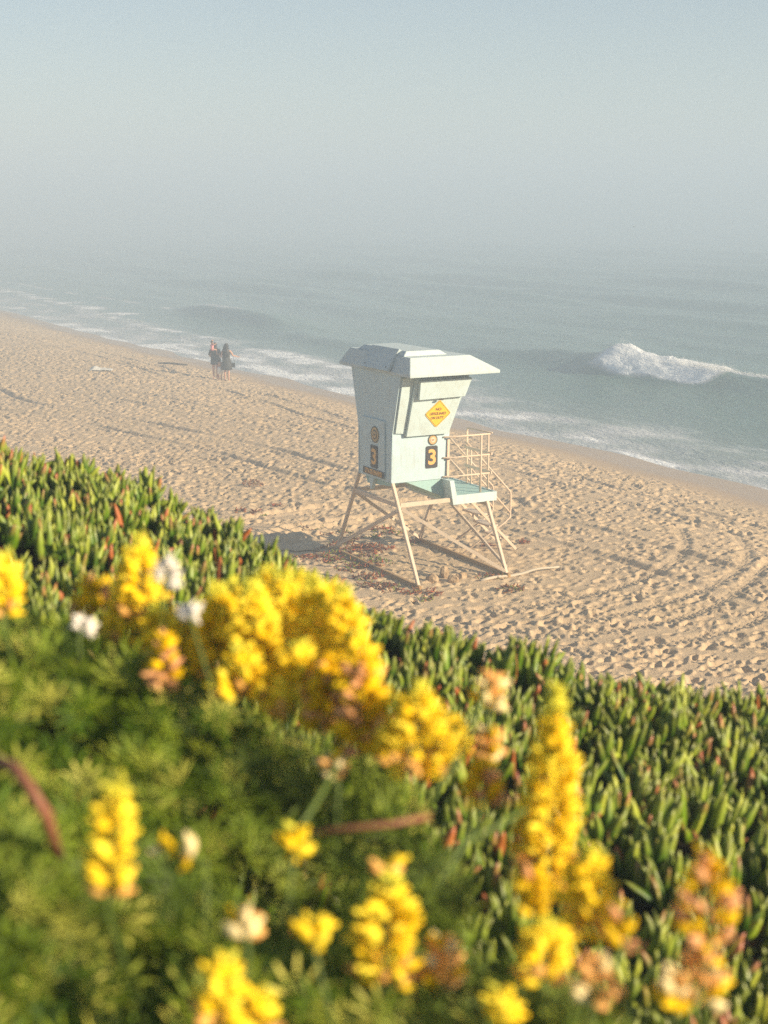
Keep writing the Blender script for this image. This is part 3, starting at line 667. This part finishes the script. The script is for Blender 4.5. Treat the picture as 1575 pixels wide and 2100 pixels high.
# seaward rail
ur = 2.22
MB().tube([L(ur, -.11, 1.53), L(ur, -.13, 2.58), L(ur, -.09, 2.665), L(ur, .83, 2.69)], RR).build('railing', M['rail'], TW, True)
for z_ in (2.27, 1.895):
    MB().bar(L(ur, -.20, z_), L(ur, .83, z_), .03, .055).build('railing', M['rail'], TW)
for v_ in (-.16, .0, .64):
    MB().tube([L(ur + .035, v_, 1.40), L(ur + .035, v_, 2.66 if v_ != 0 else 2.27)], .02).build('rail_post', M['rail'], TW, True)
# low rail boards between rail and stair (seen behind the deck)
MB().tube([L(1.30, -.78, 1.90), L(2.22, -.78, 1.90)], .018).build('railing', M['rail'], TW, True)
MB().tube([L(1.30, -.78, 2.30), L(2.22, -.78, 2.30)], .018).build('railing', M['rail'], TW, True)
MB().tube([L(2.18, -.78, 1.5), L(2.18, -.78, 2.34)], .02).build('rail_post', M['rail'], TW, True)
# stairs
STR = tag(empty('staircase', (0, 0, 0)), None); STR.parent = TW
for v_ in (-.11, -.78):
    MB().bar(L(2.22, v_, 1.25), L(3.46, v_, .0), .03, .055).build('stringer', M['rail'], STR)
    MB().tube([L(2.22, v_, 2.37), L(3.285, v_, 1.26), L(3.305, v_, 1.21), L(3.305, v_, .77), L(3.29, v_, .70), L(3.17, v_, .60), L(2.06, v_, .0)], .02).build('handrail', M['rail'], STR, True)
    MB().tube([L(2.22, v_, 1.93), L(3.30, v_, .80)], .019).build('handrail', M['rail'], STR, True)
for z_ in (1.09, .82, .55, .28):
    u_ = 2.22 + (1.25 - z_)
    MB().box(L(u_ - .12, -.765, z_ - .02), L(u_ + .10, -.13, z_ + .02)).build('stair_tread', M['pole'], STR)

# signs and lettering
def text_mesh(s, size, thick=0.0, extrude=.0015, squeeze=1.0):
    c = bpy.data.curves.new('t', 'FONT'); c.body = s; c.size = size; c.extrude = extrude; c.offset = thick; c.align_x = 'CENTER'; c.align_y = 'CENTER'; c.resolution_u = 4
    c.space_line = .95; c.use_fill_caps = True if hasattr(c, 'use_fill_caps') else None
    o = bpy.data.objects.new('t', c); COL.objects.link(o); dg = bpy.context.evaluated_depsgraph_get()
    me = bpy.data.meshes.new_from_object(o.evaluated_get(dg)); bpy.data.objects.remove(o); bpy.data.curves.remove(c)
    xs_ = [v.co.x for v in me.vertices]; ys_ = [v.co.y for v in me.vertices]; cx = (min(xs_) + max(xs_)) / 2; cy = (min(ys_) + max(ys_)) / 2
    for v in me.vertices: v.co.x = (v.co.x - cx) * squeeze; v.co.y -= cy
    me.materials.clear(); return me
def safe_text(*a, **k):
    return text_mesh(*a, **k)
def place(me, name, mat_, parent, origin, xa, ya):
    xa, ya = Vector(xa).normalized(), Vector(ya).normalized(); n = xa.cross(ya)
    m = Matrix((xa, ya, n)).transposed().to_4x4(); m.translation = Vector(origin); me.transform(m); return link(name, me, mat_, parent)
def disc(r0, r1, z, n=28, teeth=0):
    bm = bmesh.new(); A, Bv = [], []
    for i in range(n):
        an = 2 * math.pi * i / n; rr = r1 * (1 if not teeth or i % 2 == 0 else .78)
        A.append(bm.verts.new((rr * math.cos(an), rr * math.sin(an), z)));
        if r0 > 0: Bv.append(bm.verts.new((r0 * math.cos(an), r0 * math.sin(an), z)))
    if r0 > 0:
        for i in range(n): bm.faces.new((A[i], A[(i + 1) % n], Bv[(i + 1) % n], Bv[i]))
    else: bm.faces.new(A)
    ex = bmesh.ops.extrude_face_region(bm, geom=bm.faces[:]); bmesh.ops.translate(bm, vec=(0, 0, -.002), verts=[g_ for g_ in ex['geom'] if isinstance(g_, bmesh.types.BMVert)])
    bmesh.ops.recalc_face_normals(bm, faces=bm.faces)
    me = bpy.data.meshes.new('d'); bm.to_mesh(me); bm.free(); return me
def rplate(w, h, r, th):
    bm = bmesh.new(); vs = []
    for cx, cy, a0 in ((w / 2 - r, h / 2 - r, 0), (-w / 2 + r, h / 2 - r, 90), (-w / 2 + r, -h / 2 + r, 180), (w / 2 - r, -h / 2 + r, 270)):
        for k_ in range(6):
            an = R(a0 + k_ * 18); vs.append(bm.verts.new((cx + r * math.cos(an), cy + r * math.sin(an), 0)))
    f = bm.faces.new(vs); ex = bmesh.ops.extrude_face_region(bm, geom=[f]); bmesh.ops.translate(bm, vec=(0, 0, th), verts=[g_ for g_ in ex['geom'] if isinstance(g_, bmesh.types.BMVert)])
    bmesh.ops.recalc_face_normals(bm, faces=bm.faces)
    me = bpy.data.meshes.new('p'); bm.to_mesh(me); bm.free(); return me
def number_sign(cx, xa, ya, n, w, h, lab):
    n = Vector(n); c = Vector(cx)
    p = place(rplate(w, h, .035, .008), 'number_plate', M['plate'], TW, c + n * .002, xa, ya); p['label'] = lab
    place(safe_text('3', h * .93, .012, .002, w / .26), 'numeral', M['ochre'], p, c + n * .0135, xa, ya)
def seal(cx, xa, ya, n, r, pale, lab):
    c = Vector(cx); n = Vector(n)
    p = place(rplate(2 * r, 2 * r, r * .999, .006), 'park_seal', M['seal'], TW, c + n * .002, xa, ya); p['label'] = lab
    place(disc(r * .86, r * .99, .0), 'seal_rim', M['plate'], p, c + n * .011, xa, ya)
    place(disc(0, r * .60, .0, 32, 1), 'seal_star', M['sealpale'] if pale else M['plate'], p, c + n * .012, xa, ya)
    place(disc(0, r * .40, .0), 'seal_centre', M['sealpale'] if pale else M['seal'], p, c + n * .0155, xa, ya)
    # a walking animal emblem
    me = rplate(r * .42, r * .22, r * .09, .002); place(me, 'seal_emblem', M['signink'] if pale else M['plate'], p, c + n * .019, xa, ya)
XF, YF, NF = L(1, 0, 0), (0, 0, 1), L(0, 1, 0)
XS, YS, NS = L(0, 1, 0), (0, 0, 1), (-1, 0, 0)
def fv(z): return .684 + (z - 1.843) * .016 / .957
number_sign(L(.916, fv(2.5) + .004, 2.297), XF, YF, NF, .258, .435, 'dark plate with ochre numeral 3 on the sunlit front')
seal(L(.935, fv(2.72) + .005, 2.632), XF, YF, NF, .102, True, 'round gold seal above the plate on the sunlit front')
number_sign((.009, -.03, 2.275), XS, YS, NS, .29, .45, 'dark plate with ochre numeral 3 on the shaded side')
seal((.009, -.06, 2.715), XS, YS, NS, .165, False, 'round gold seal above the plate on the shaded side')
p = place(rplate(.88, .13, .006, .008), 'name_board', M['plate'], TW, (.009, -.005, 1.96), XS, YS)
place(safe_text('STATE PARKS', .135, .0045, .002, .86), 'lettering', M['ochre'], p, (-.003, -.005, 1.96), XS, YS)
# yellow diamond on the shutter
ny = (fp(.9, 1, 0) - fp(.9, 0, 0)).normalized(); nn = Vector(XF).cross(ny)
c = fp(.925, .345, .098)
bm = bmesh.new(); vs = []
hw = .292
for i in range(4):
    an = math.pi / 2 * i; d = Vector((math.cos(an), math.sin(an)));
    for s_ in (-1, 1):
        tng = Vector((-math.sin(an), math.cos(an))) * s_ * .02; vs.append(bm.verts.new((d.x * (hw - .02) + tng.x, d.y * (hw - .02) + tng.y, 0)))
f = bm.faces.new(vs); ex = bmesh.ops.extrude_face_region(bm, geom=[f]); bmesh.ops.translate(bm, vec=(0, 0, .006), verts=[g_ for g_ in ex['geom'] if isinstance(g_, bmesh.types.BMVert)]); bmesh.ops.recalc_face_normals(bm, faces=bm.faces)
me = bpy.data.meshes.new('diamond'); bm.to_mesh(me); bm.free()
dsg = place(me, 'warning_sign', M['signyellow'], TW, c, XF, ny); dsg['label'] = 'yellow diamond sign reading no lifeguard on duty'
bm = bmesh.new()
for i in range(4):
    a0, a1 = math.pi / 2 * i, math.pi / 2 * (i + 1); P = []
    for rr in (hw - .022, hw - .032):
        P.append([Vector((math.cos(q) * rr, math.sin(q) * rr, 0)) for q in (a0, a1)])
    bm.faces.new([bm.verts.new(v) for v in (P[0][0], P[0][1], P[1][1], P[1][0])])
me = bpy.data.meshes.new('edge'); bm.to_mesh(me); bm.free(); place(me, 'sign_border', M['signink'], dsg, c + nn * .0085, XF, ny)
for txt, dy, sz, sq in (('NO', .095, .08, 1.0), ('LIFEGUARD', .005, .076, .93), ('ON DUTY', -.082, .072, .88)):
    place(safe_text(txt, sz, .0022, .001, sq), 'lettering', M['signink'], dsg, c + nn * .009 + ny * dy, XF, ny)

# ------------------------------------------------------------------ small things on the sand
mscrap, nt, b = mat('dry_ice_plant', (.3, .12, .05), .7, .2)
a = node(nt, 'ShaderNodeAttribute', attribute_name='Col'); nt.links.new(a.outputs['Color'], b.inputs['Base Color'])
def clump(name, x, y, rad, n, green=.25, elong=1.0, ang=0.0, size=(.05, .11), height=.09, hue=None):
    an = rng.uniform(0, 6.28, n); rr = np.sqrt(rng.random(n)) * rad
    dx = rr * np.cos(an) * elong; dy = rr * np.sin(an) / math.sqrt(elong)
    X = dx * math.cos(ang) - dy * math.sin(ang); Y = dx * math.sin(ang) + dy * math.cos(ang)
    zz = sand_z(x + X, y + Y) + rng.random(n) * height * (1 - rr / rad * .8)
    d = np.stack([rng.normal(0, 1, n), rng.normal(0, 1, n), np.abs(rng.normal(.25, .5, n))], -1)
    ln = rng.uniform(*size, n); cc = np.array([[.32, .07, .02, 1], [.36, .15, .05, 1], [.16, .04, .015, 1], [.20, .22, .03, 1]])
    pick = np.where(rng.random(n) < green, 3, rng.integers(0, 3, n)); c_ = cc[pick] * rng.uniform(.7, 1.15, (n, 1)); c_[:, 3] = 1
    if hue is not None: c_[:, :3] = c_[:, :3] * .4 + np.array(hue)[None] * .6
    col = np.repeat(c_[:, None, :], len(FT), 1)
    z0 = zat(x, y)
    V, FF, FS, C = instances(FT, FF_, frames(d, an), np.stack([ln * .13, ln * .13, ln], -1), np.stack([X, Y, zz - z0], -1), col)
    o = link(name, np_mesh(name, V, FF, FS, {'Col': ('FLOAT_COLOR', C)}), mscrap, None, True); o.location = (x, y, z0); return o
scr = [(771, 1082, .16, 40, .1), (806, 1090, .18, 34, .35), (708, 1087, .10, 14, .3), (773, 1101, .12, 22, .6), (708, 1115, .2, 40, .2), (728, 1103, .13, 22, .2), (736, 1125, .24, 70, .1), (765, 1123, .26, 80, .08),
       (755, 1138, .2, 40, .1), (673, 1123, .13, 20, .1), (692, 1138, .2, 40, .5), (669, 1147, .14, 26, .1), (711, 1150, .24, 60, .55), (730, 1166, .22, 55, .2), (755, 1160, .18, 40, .15), (777, 1152, .18, 36, .6), (758, 1182, .18, 40, .1),
       (682, 1187, .10, 14, .1), (765, 1200, .17, 34, .2), (790, 1200, .15, 26, .15), (803, 1208, .12, 20, .15), (844, 1214, .13, 24, .15), (880, 1216, .15, 30, .1), (866, 1229, .11, 16, .5), (850, 1111, .10, 16, .2), (833, 1106, .10, 12, .1), (1073, 1111, .08, 10, .1),
       (1000, 1117, .07, 8, .1), (1009, 1181, .17, 50, .3), (1052, 1208, .15, 48, .4), (567, 1036, .10, 12, .1), (493, 1047, .08, 10, .1), (524, 1051, .09, 10, .1), (545, 1052, .05, 6, .9), (642, 1083, .14, 20, .2), (673, 1091, .10, 12, .1), (627, 1142, .14, 26, .1), (599, 1146, .12, 16, .5), (655, 1139, .13, 20, .4)]
for px, py, rd, n, g_ in scr:
    w = on_z(px, py, .02); o = clump('plant_scraps', w.x, w.y, rd * 1.35, max(30, int(n * 1.5)), g_, 1.5, random.uniform(-.3, .5))  # each object is a clump of separate dried ice plant scraps
    near = math.hypot(w.x - .6, w.y - 28.5) < 3.2
    tag(o, 'small scrap of reddish dried ice plant among those strewn around the tower legs' if near else 'tiny reddish plant scrap on open sand away from the tower legs', 'plant scrap', 'dried plant scraps strewn on the sand around the tower' if near else 'plant scraps on the open sand')
w = on_z(518, 996, .02); tag(clump('dry_tuft', w.x, w.y, .26, 90, .05, 1.2, 0, (.05, .1), .22, (.34, .2, .12)), 'low tangled brown tuft on the sand left of the tower', 'dry tuft')
p0, p1 = on_z(535, 1133, 0), on_z(660, 1130, 0)
o = MB(); pts = []
for i in range(15):
    q = i / 14; x = p0.x + (p1.x - p0.x) * q; y = p0.y + (p1.y - p0.y) * q + .06 * math.sin(i * 1.3); pts.append((x - p0.x, y - p0.y, zat(x, y) + .015))
o.tube(pts, .014, 6); o = o.build('dry_vine', mscrap, None, True)
ca = o.data.attributes.new('Col', 'FLOAT_COLOR', 'POINT'); ca.data.foreach_set('color', [.2, .12, .04, 1] * len(o.data.vertices)); o.location = (p0.x, p0.y, 0)
tag(o, 'long thin dried vine lying on the sand left of the tower', 'dry vine')
mrock, nt, b = mat('tan_rock', (.42, .28, .16), .9)
r = ramp(nt, noise(nt, 9, 6).outputs[0], [(.35, (.30, .19, .10)), (.65, (.52, .37, .22))]); nt.links.new(r.outputs[0], b.inputs['Base Color']); bump(nt, b, noise(nt, 20, 6).outputs[0], .6, .03)
RK = [(887, 1190, .13, 'low rounded tan rock leftmost of the row between the tower front legs'), (911, 1183, .12, 'upright pointed tan rock in the row between the tower front legs'),
      (929, 1192, .12, 'squat tan rock nearest the camera in the row between the tower legs'), (946, 1184, .13, 'largest tan rock at the right end of the row between the tower legs')]
for i, (px, py, r_, lb) in enumerate(RK):
    w = on_z(px, py, .0); m_ = MB(); tall = 1.35 if i == 1 else .8
    m_.ball((0, 0, r_ * tall * .45), (r_, r_ * .8, r_ * tall), 10, 7, .16); o = m_.build('rock', mrock); o.location = (w.x, w.y, zat(w.x, w.y) - .02); o.rotation_euler = (0, 0, i * 1.3); tag(o, lb, 'rock')
# half buried pale pole
p0, p1 = on_z(985, 1192, .0), on_z(1146, 1166, .0); m_ = MB(); pts = []
for i in range(13):
    q = i / 12; x = p0.x + (p1.x - p0.x) * q; y = p0.y + (p1.y - p0.y) * q; pts.append((x - p0.x, y - p0.y, .008 + .02 * math.sin(i * .9) + zat(x, y) * .3 + (.05 * q)))
m_.tube(pts, .032, 8, .022); o = m_.build('driftwood_pole', paint('driftwood', (.56, .47, .36), .85), None, True); o.location = (p0.x, p0.y, 0); tag(o, 'pale half-buried driftwood pole beside the right front tower leg', 'driftwood')
# white towel far left
w = on_z(208, 766, -.15); mt = mat('white_cloth', (.60, .57, .52), .9)[0]
n_ = 22; gx, gy = np.meshgrid(np.linspace(-.5, .5, n_), np.linspace(-.32, .32, n_), indexing='ij')
hz = .04 + .16 * np.clip(fbm(gx + 3, gy, .28, 400, 3) + .35, 0, 1) * (1 - (gx / .52) ** 4) * (1 - (gy / .34) ** 4) + .10 * np.exp(-(((gx + .25) / .2) ** 2 + (gy / .2) ** 2))
idx = np.arange(n_ * n_).reshape(n_, n_); q_ = np.stack([idx[:-1, :-1], idx[1:, :-1], idx[1:, 1:], idx[:-1, 1:]], -1).reshape(-1, 4)
o = link('beach_towel', np_mesh('beach_towel', np.stack([gx.ravel(), gy.ravel(), hz.ravel()], -1), q_, np.full(len(q_), 4)), mt, None, True)
sm = o.modifiers.new('thick', 'SOLIDIFY'); sm.thickness = .015; o.location = (w.x, w.y, zat(w.x, w.y)); o.rotation_euler = (0, 0, .1); tag(o, 'crumpled white towel lying alone on the sand far left', 'towel')
w = on_z(353, 752, -.8); m_ = MB(); m_.tube([(-.75, .3, .03), (-.2, .1, .07), (.3, -.1, .05), (.8, -.25, .03)], .06, 8, .04); m_.tube([(-.1, .1, .06), (.1, .3, .1)], .025, 6, .01)
o = m_.build('driftwood_branch', mat('wet_wood', (.06, .045, .03), .8)[0], None, True); o.location = (w.x, w.y, zat(w.x, w.y)); tag(o, 'dark thin driftwood branch on the sand left of the people', 'driftwood')
# bird over the sea
w = at_depth(1300, 465, 46); m_ = MB(); m_.ball((0, 0, 0), (.035, .012, .014), 8, 6)
m_.loft([[(-.012, .008, .003), (.014, .008, .003), (.014, .008, .006), (-.012, .008, .006)], [(-.014, .05, .022), (.0, .05, .022), (.0, .05, .024), (-.014, .05, .024)]])
m_.loft([[(-.012, -.008, .003), (.014, -.008, .003), (.014, -.008, .006), (-.012, -.008, .006)], [(-.014, -.05, .022), (.0, -.05, .022), (.0, -.05, .024), (-.014, -.05, .024)]])
o = m_.build('bird', mat('dark_feather', (.03, .03, .03), .8)[0], None, True); o.location = w; o.rotation_euler = (0, 0, 1.3); tag(o, 'tiny dark bird flying over the foggy sea', 'bird')

# ------------------------------------------------------------------ people
mskin = mat('skin', (.55, .30, .20), .55)[0]; mhair = mat('dark_hair', (.018, .013, .011), .6)[0]; mblack = mat('black_cloth', (.022, .024, .03), .85)[0]
mdress = mat('charcoal_dress', (.05, .048, .045), .85)[0]; mpink = mat('pink_cloth', (.75, .30, .33), .85)[0]; mwhite = mat('white_shorts', (.8, .78, .75), .85)[0]
def skin_mesh(chains, sub=1):
    """chains: list of [(point, radius)...]; all share vertices by equal coordinates -> one connected skinned surface"""
    verts, rad, edges, key = [], [], [], {}
    def vid(p, r):
        k_ = tuple(round(c_, 4) for c_ in p)
        if k_ not in key: key[k_] = len(verts); verts.append(p); rad.append(r)
        return key[k_]
    for ch in chains:
        ids = [vid(p, r) for p, r in ch]; edges += [(a_, b_) for a_, b_ in zip(ids, ids[1:])]
    me = bpy.data.meshes.new('sk'); me.from_pydata(verts, edges, []); o = bpy.data.objects.new('sk', me); COL.objects.link(o)
    md = o.modifiers.new('s', 'SKIN'); md.use_smooth_shade = True
    for i, d in enumerate(me.skin_vertices[0].data): d.radius = (rad[i] if hasattr(rad[i], '__len__') else (rad[i], rad[i])); d.use_root = (i == 0)
    sb = o.modifiers.new('u', 'SUBSURF'); sb.levels = sub; sb.render_levels = sub
    dg = bpy.context.evaluated_depsgraph_get(); dg.update(); out = bpy.data.meshes.new_from_object(o.evaluated_get(dg)); bpy.data.objects.remove(o); out.materials.clear(); return out
def add_mesh(bm, me): bm.from_mesh(me)
def body(h, armL=None, armR=None, lean=0.0, stance=.09, legs=True, sit=False):
    """standing figure of height h facing +y; returns mesh and key points (unit of metres)"""
    s_ = h / 1.7; P = lambda x, y, z: (x * s_, y * s_, z * s_); r = lambda a_: a_ * s_
    pel, waist, chest, neck, chin = P(0, 0, .93), P(0, .0, 1.08), P(0, .01, 1.30), P(0, 0, 1.46), P(0, .01, 1.52)
    ch = [[(pel, (r(.15), r(.105))), (waist, (r(.125), r(.09))), (chest, (r(.15), r(.105))), (neck, r(.055)), (chin, r(.055)), (P(0, .02, 1.60), (r(.075), r(.09))), (P(0, .015, 1.66), (r(.06), r(.07)))]]
    if legs:
        for sx in (-1, 1):
            if sit: ch.append([(pel, (r(.15), r(.105))), (P(sx * .10, .05, .88), r(.085)), (P(sx * .13, .34, .84), r(.062)), (P(sx * .12, .34, .5), r(.045)), (P(sx * .12, .42, .45), r(.03))])
            else: ch.append([(pel, (r(.15), r(.105))), (P(sx * .095, 0, .84), r(.088)), (P(sx * stance, .01, .48), r(.058)), (P(sx * stance, -.01, .30), r(.056)), (P(sx * stance, -.02, .08), r(.036)), (P(sx * (stance + .01), .05, .035), r(.035)), (P(sx * (stance + .03), .14, .025), r(.028))])
    hands = []
    for sx, arm in ((-1, armL), (1, armR)):
        sh = P(sx * .185, 0, 1.40); el, wr = arm or (P(sx * .25, .0, 1.13), P(sx * .26, .08, .90))
        if arm: el, wr = P(*el), P(*wr)
        d = (Vector(wr) - Vector(el)).normalized(); palm = tuple(Vector(wr) + d * r(.075))
        ch.append([(chest, (r(.15), r(.105))), (sh, r(.058)), (el, r(.042)), (wr, r(.027)), (palm, (r(.036), r(.018)))]); hands.append((Vector(palm), d, sx))
    me = skin_mesh(ch, 1); bm = bmesh.new(); bm.from_mesh(me)
    mb = MB(); mb.bm.free(); mb.bm = bm
    for palm, d, sx in hands:   # five fingers, unequal and slightly curled
        a_ = d.cross(Vector((0, 1, 0.01))).normalized(); b_ = d.cross(a_)
        for k_, ln in enumerate((.066, .076, .07, .055)):
            off = a_ * r((k_ - 1.5) * .019); p = palm + off + d * r(.01)
            mb.tube([p, p + d * r(ln * .55) + b_ * r(.006), p + d * r(ln * .9) + b_ * r(.024)], r(.0085), 6, r(.006))
        p = palm - a_ * r(.03) * 1 - d * r(.03); mb.tube([p, p - a_ * r(.028) + d * r(.02), p - a_ * r(.03) + d * r(.05)], r(.010), 6, r(.007))
    # face
    mb.ball(P(0, .118, 1.585), (r(.012), r(.018), r(.022)), 6, 5); mb.ball(P(-.032, .098, 1.612), r(.011), 6, 5); mb.ball(P(.032, .098, 1.612), r(.011), 6, 5); mb.ball(P(0, .102, 1.545), (r(.022), r(.008), r(.007)), 6, 5)
    for sx in (-1, 1): mb.ball(P(sx * .082, .01, 1.59), (r(.01), r(.02), r(.03)), 6, 5)
    bmesh.ops.recalc_face_normals(mb.bm, faces=mb.bm.faces)
    me = bpy.data.meshes.new('person'); mb.bm.to_mesh(me); mb.bm.free(); return me
def cloth(rings, n=14):
    """rings: (cx, cy, z, rx, ry)"""
    rs = [[(cx + rx * math.cos(2 * math.pi * k_ / n) * (1 + .04 * math.sin(k_ * 3 + z * 9)), cy + ry * math.sin(2 * math.pi * k_ / n), z) for k_ in range(n)] for cx, cy, z, rx, ry in rings]
    return MB().loft(rs)
def person(label, x, y, z, rz, h, **k):
    o = link('person', body(h, **k), mskin, None, True); o.location = (x, y, z); o.rotation_euler = (0, 0, rz); return tag(o, label, 'person')
wa = on_z(442, 779, -.62); za = zat(wa.x, wa.y)
A = person('shorter adult in black top, seen from behind at the water edge, carrying a toddler', wa.x, wa.y, za, .1, 1.52, armL=((-.27, .12, 1.16), (-.08, .27, 1.22)), armR=((.27, .02, 1.16), (.20, .2, 1.02)))
cloth([(0, 0, .70, .20, .15), (0, 0, .80, .21, .155), (0, 0, .95, .20, .15), (0, 0, 1.1, .175, .135), (0, 0, 1.3, .205, .145), (0, 0, 1.40, .19, .10), (0, 0, 1.44, .08, .07)]).build('jacket', mblack, A, True)
for sx in (-1, 1): MB().tube([(sx * .17, 0, 1.36), (sx * .25, .06, 1.14), (sx * .18, .2, 1.12)], .065, 8, .05).build('sleeve', mblack, A, True)
m_ = MB(); m_.ball((.0, -.03, 1.575), (.105, .11, .125), 10, 8, .03); m_.loft([[(-.09, -.10, 1.58), (.09, -.10, 1.58), (.09, -.03, 1.58), (-.09, -.03, 1.58)], [(-.10, -.17, 1.36), (.12, -.17, 1.36), (.12, -.09, 1.36), (-.10, -.09, 1.36)]]); m_.build('hair', mhair, A, True)
T_ = link('person', body(.96, armL=((-.25, .1, 1.2), (-.2, .25, 1.3)), armR=((.26, .08, 1.25), (.24, .25, 1.35)), sit=True), mskin, None, True)
T_.location = (wa.x - .10, wa.y - .16, za + .90); T_.rotation_euler = (0, 0, -1.2); tag(T_, 'toddler in a pink top held high on the left adult', 'person')
cloth([(0, 0, .45, .095, .08), (0, 0, .55, .085, .07), (0, 0, .68, .10, .075), (0, 0, .735, .09, .055), (0, 0, .75, .045, .04)]).build('pink_top', mpink, T_, True)
m_ = MB(); m_.ball((0, -.015, .845), (.056, .058, .055), 8, 6, .03); m_.build('hair', mhair, T_, True)
wc = on_z(451.5, 777, -.62); zc = zat(wc.x, wc.y - .3)
K = person('small child in white shorts standing between the two adults', wc.x + .05, wc.y - .45, zc, .2, 1.08, armL=((-.25, .1, 1.2), (-.16, .22, 1.1)), armR=((.26, .05, 1.2), (.2, .2, 1.05)))
cloth([(0, 0, .36, .125, .095), (0, 0, .50, .125, .095), (0, 0, .62, .11, .085), (0, 0, .68, .095, .075)]).build('white_shorts', mwhite, K, True)
m_ = MB(); m_.ball((0, -.02, 1.0), (.078, .08, .09), 8, 6, .03); m_.build('hair', mhair, K, True)
ww = on_z(465.5, 780, -.62); zw = zat(ww.x, ww.y)
W_ = person('woman with long dark hair in a charcoal dress holding out one arm', ww.x, ww.y, zw, -.15, 1.68, armL=((-.25, .05, 1.15), (-.22, .2, .98)), armR=((.28, .08, 1.17), (.42, .26, 1.12)), stance=.085)
cloth([(0, 0, .52, .25, .20), (.0, 0, .70, .235, .18), (0, 0, .92, .205, .155), (0, 0, 1.08, .16, .12), (0, 0, 1.28, .19, .135), (0, 0, 1.40, .17, .09), (0, 0, 1.43, .09, .06)]).build('dress', mdress, W_, True)
m_ = MB(); m_.ball((.0, -.02, 1.60), (.11, .115, .12), 10, 8, .03)
m_.loft([[(-.10, -.12, 1.62), (.10, -.12, 1.62), (.10, .0, 1.62), (-.10, .0, 1.62)], [(-.15, -.17, 1.36), (.15, -.17, 1.36), (.14, -.06, 1.36), (-.14, -.06, 1.36)], [(-.13, -.17, 1.12), (.13, -.17, 1.12), (.12, -.10, 1.12), (-.12, -.10, 1.12)]]); m_.build('hair', mhair, W_, True)
m_ = MB(); m_.box((-.09, -.03, 0), (.09, .03, .2)); m_.tube([(-.07, 0, .19), (-.05, 0, .42), (.05, 0, .42), (.07, 0, .19)], .008, 6)
o = m_.build('shoulder_bag', mblack, None, bevel=.01); o.location = (ww.x + .29, ww.y + .02, zw + .62); tag(o, 'dark bag hanging at the right hip of the woman in the dress', 'bag')

# ------------------------------------------------------------------ air
hz_, nt, b = mat('sea_haze', (.8, .8, .8)); nt.nodes.remove(b)
pv = node(nt, 'ShaderNodeVolumePrincipled'); pv.inputs['Color'].default_value = (.56, .675, .82, 1); pv.inputs['Density'].default_value = HAZE = .0086; pv.inputs['Anisotropy'].default_value = 0.0
nt.links.new(pv.outputs[0], nt.nodes['Material Output'].inputs['Volume'])
m_ = MB(); m_.box((-3900, -60, -8), (3900, 3900, 22.0)); o = m_.build('haze', hz_); tag(o, 'pale sea fog hanging over the beach and water', kind='stuff')

# ------------------------------------------------------------------ light
shadow_dir = U2 * -1.60 + V2 * -2.05           # where shadows fall per metre of height
to_sun = Vector((-shadow_dir[0], -shadow_dir[1], 1)).normalized()
elev = math.asin(to_sun.z); azim = math.atan2(to_sun.x, to_sun.y)
sun = bpy.data.lights.new('sun', 'SUN'); so = bpy.data.objects.new('sun', sun); COL.objects.link(so)
sun.energy = 5.0; sun.angle = R(.6); sun.color = (1, .84, .59); so.rotation_euler = to_sun.to_track_quat('Z', 'Y').to_euler()
wd = bpy.data.worlds.new('World'); SC.world = wd; wd.use_nodes = True; nt = wd.node_tree
bg = nt.nodes['Background']; sky = node(nt, 'ShaderNodeTexSky'); sky.sky_type = 'NISHITA'; sky.sun_disc = False
sky.sun_elevation = elev; sky.sun_rotation = azim; sky.air_density = 1.0; sky.dust_density = .4; sky.ozone_density = 1.5
nt.links.new(sky.outputs[0], bg.inputs[0]); bg.inputs[1].default_value = .050
SC.view_settings.view_transform = 'Standard'; SC.view_settings.look = 'None'; SC.view_settings.exposure = 1.25; SC.view_settings.gamma = 1
cy = SC.cycles; cy.volume_bounces = 1; cy.max_bounces = 5; cy.diffuse_bounces = 3; cy.transparent_max_bounces = 6
cy.use_denoising = False
try: cy.denoiser = 'OPENIMAGEDENOISE'
except Exception: pass
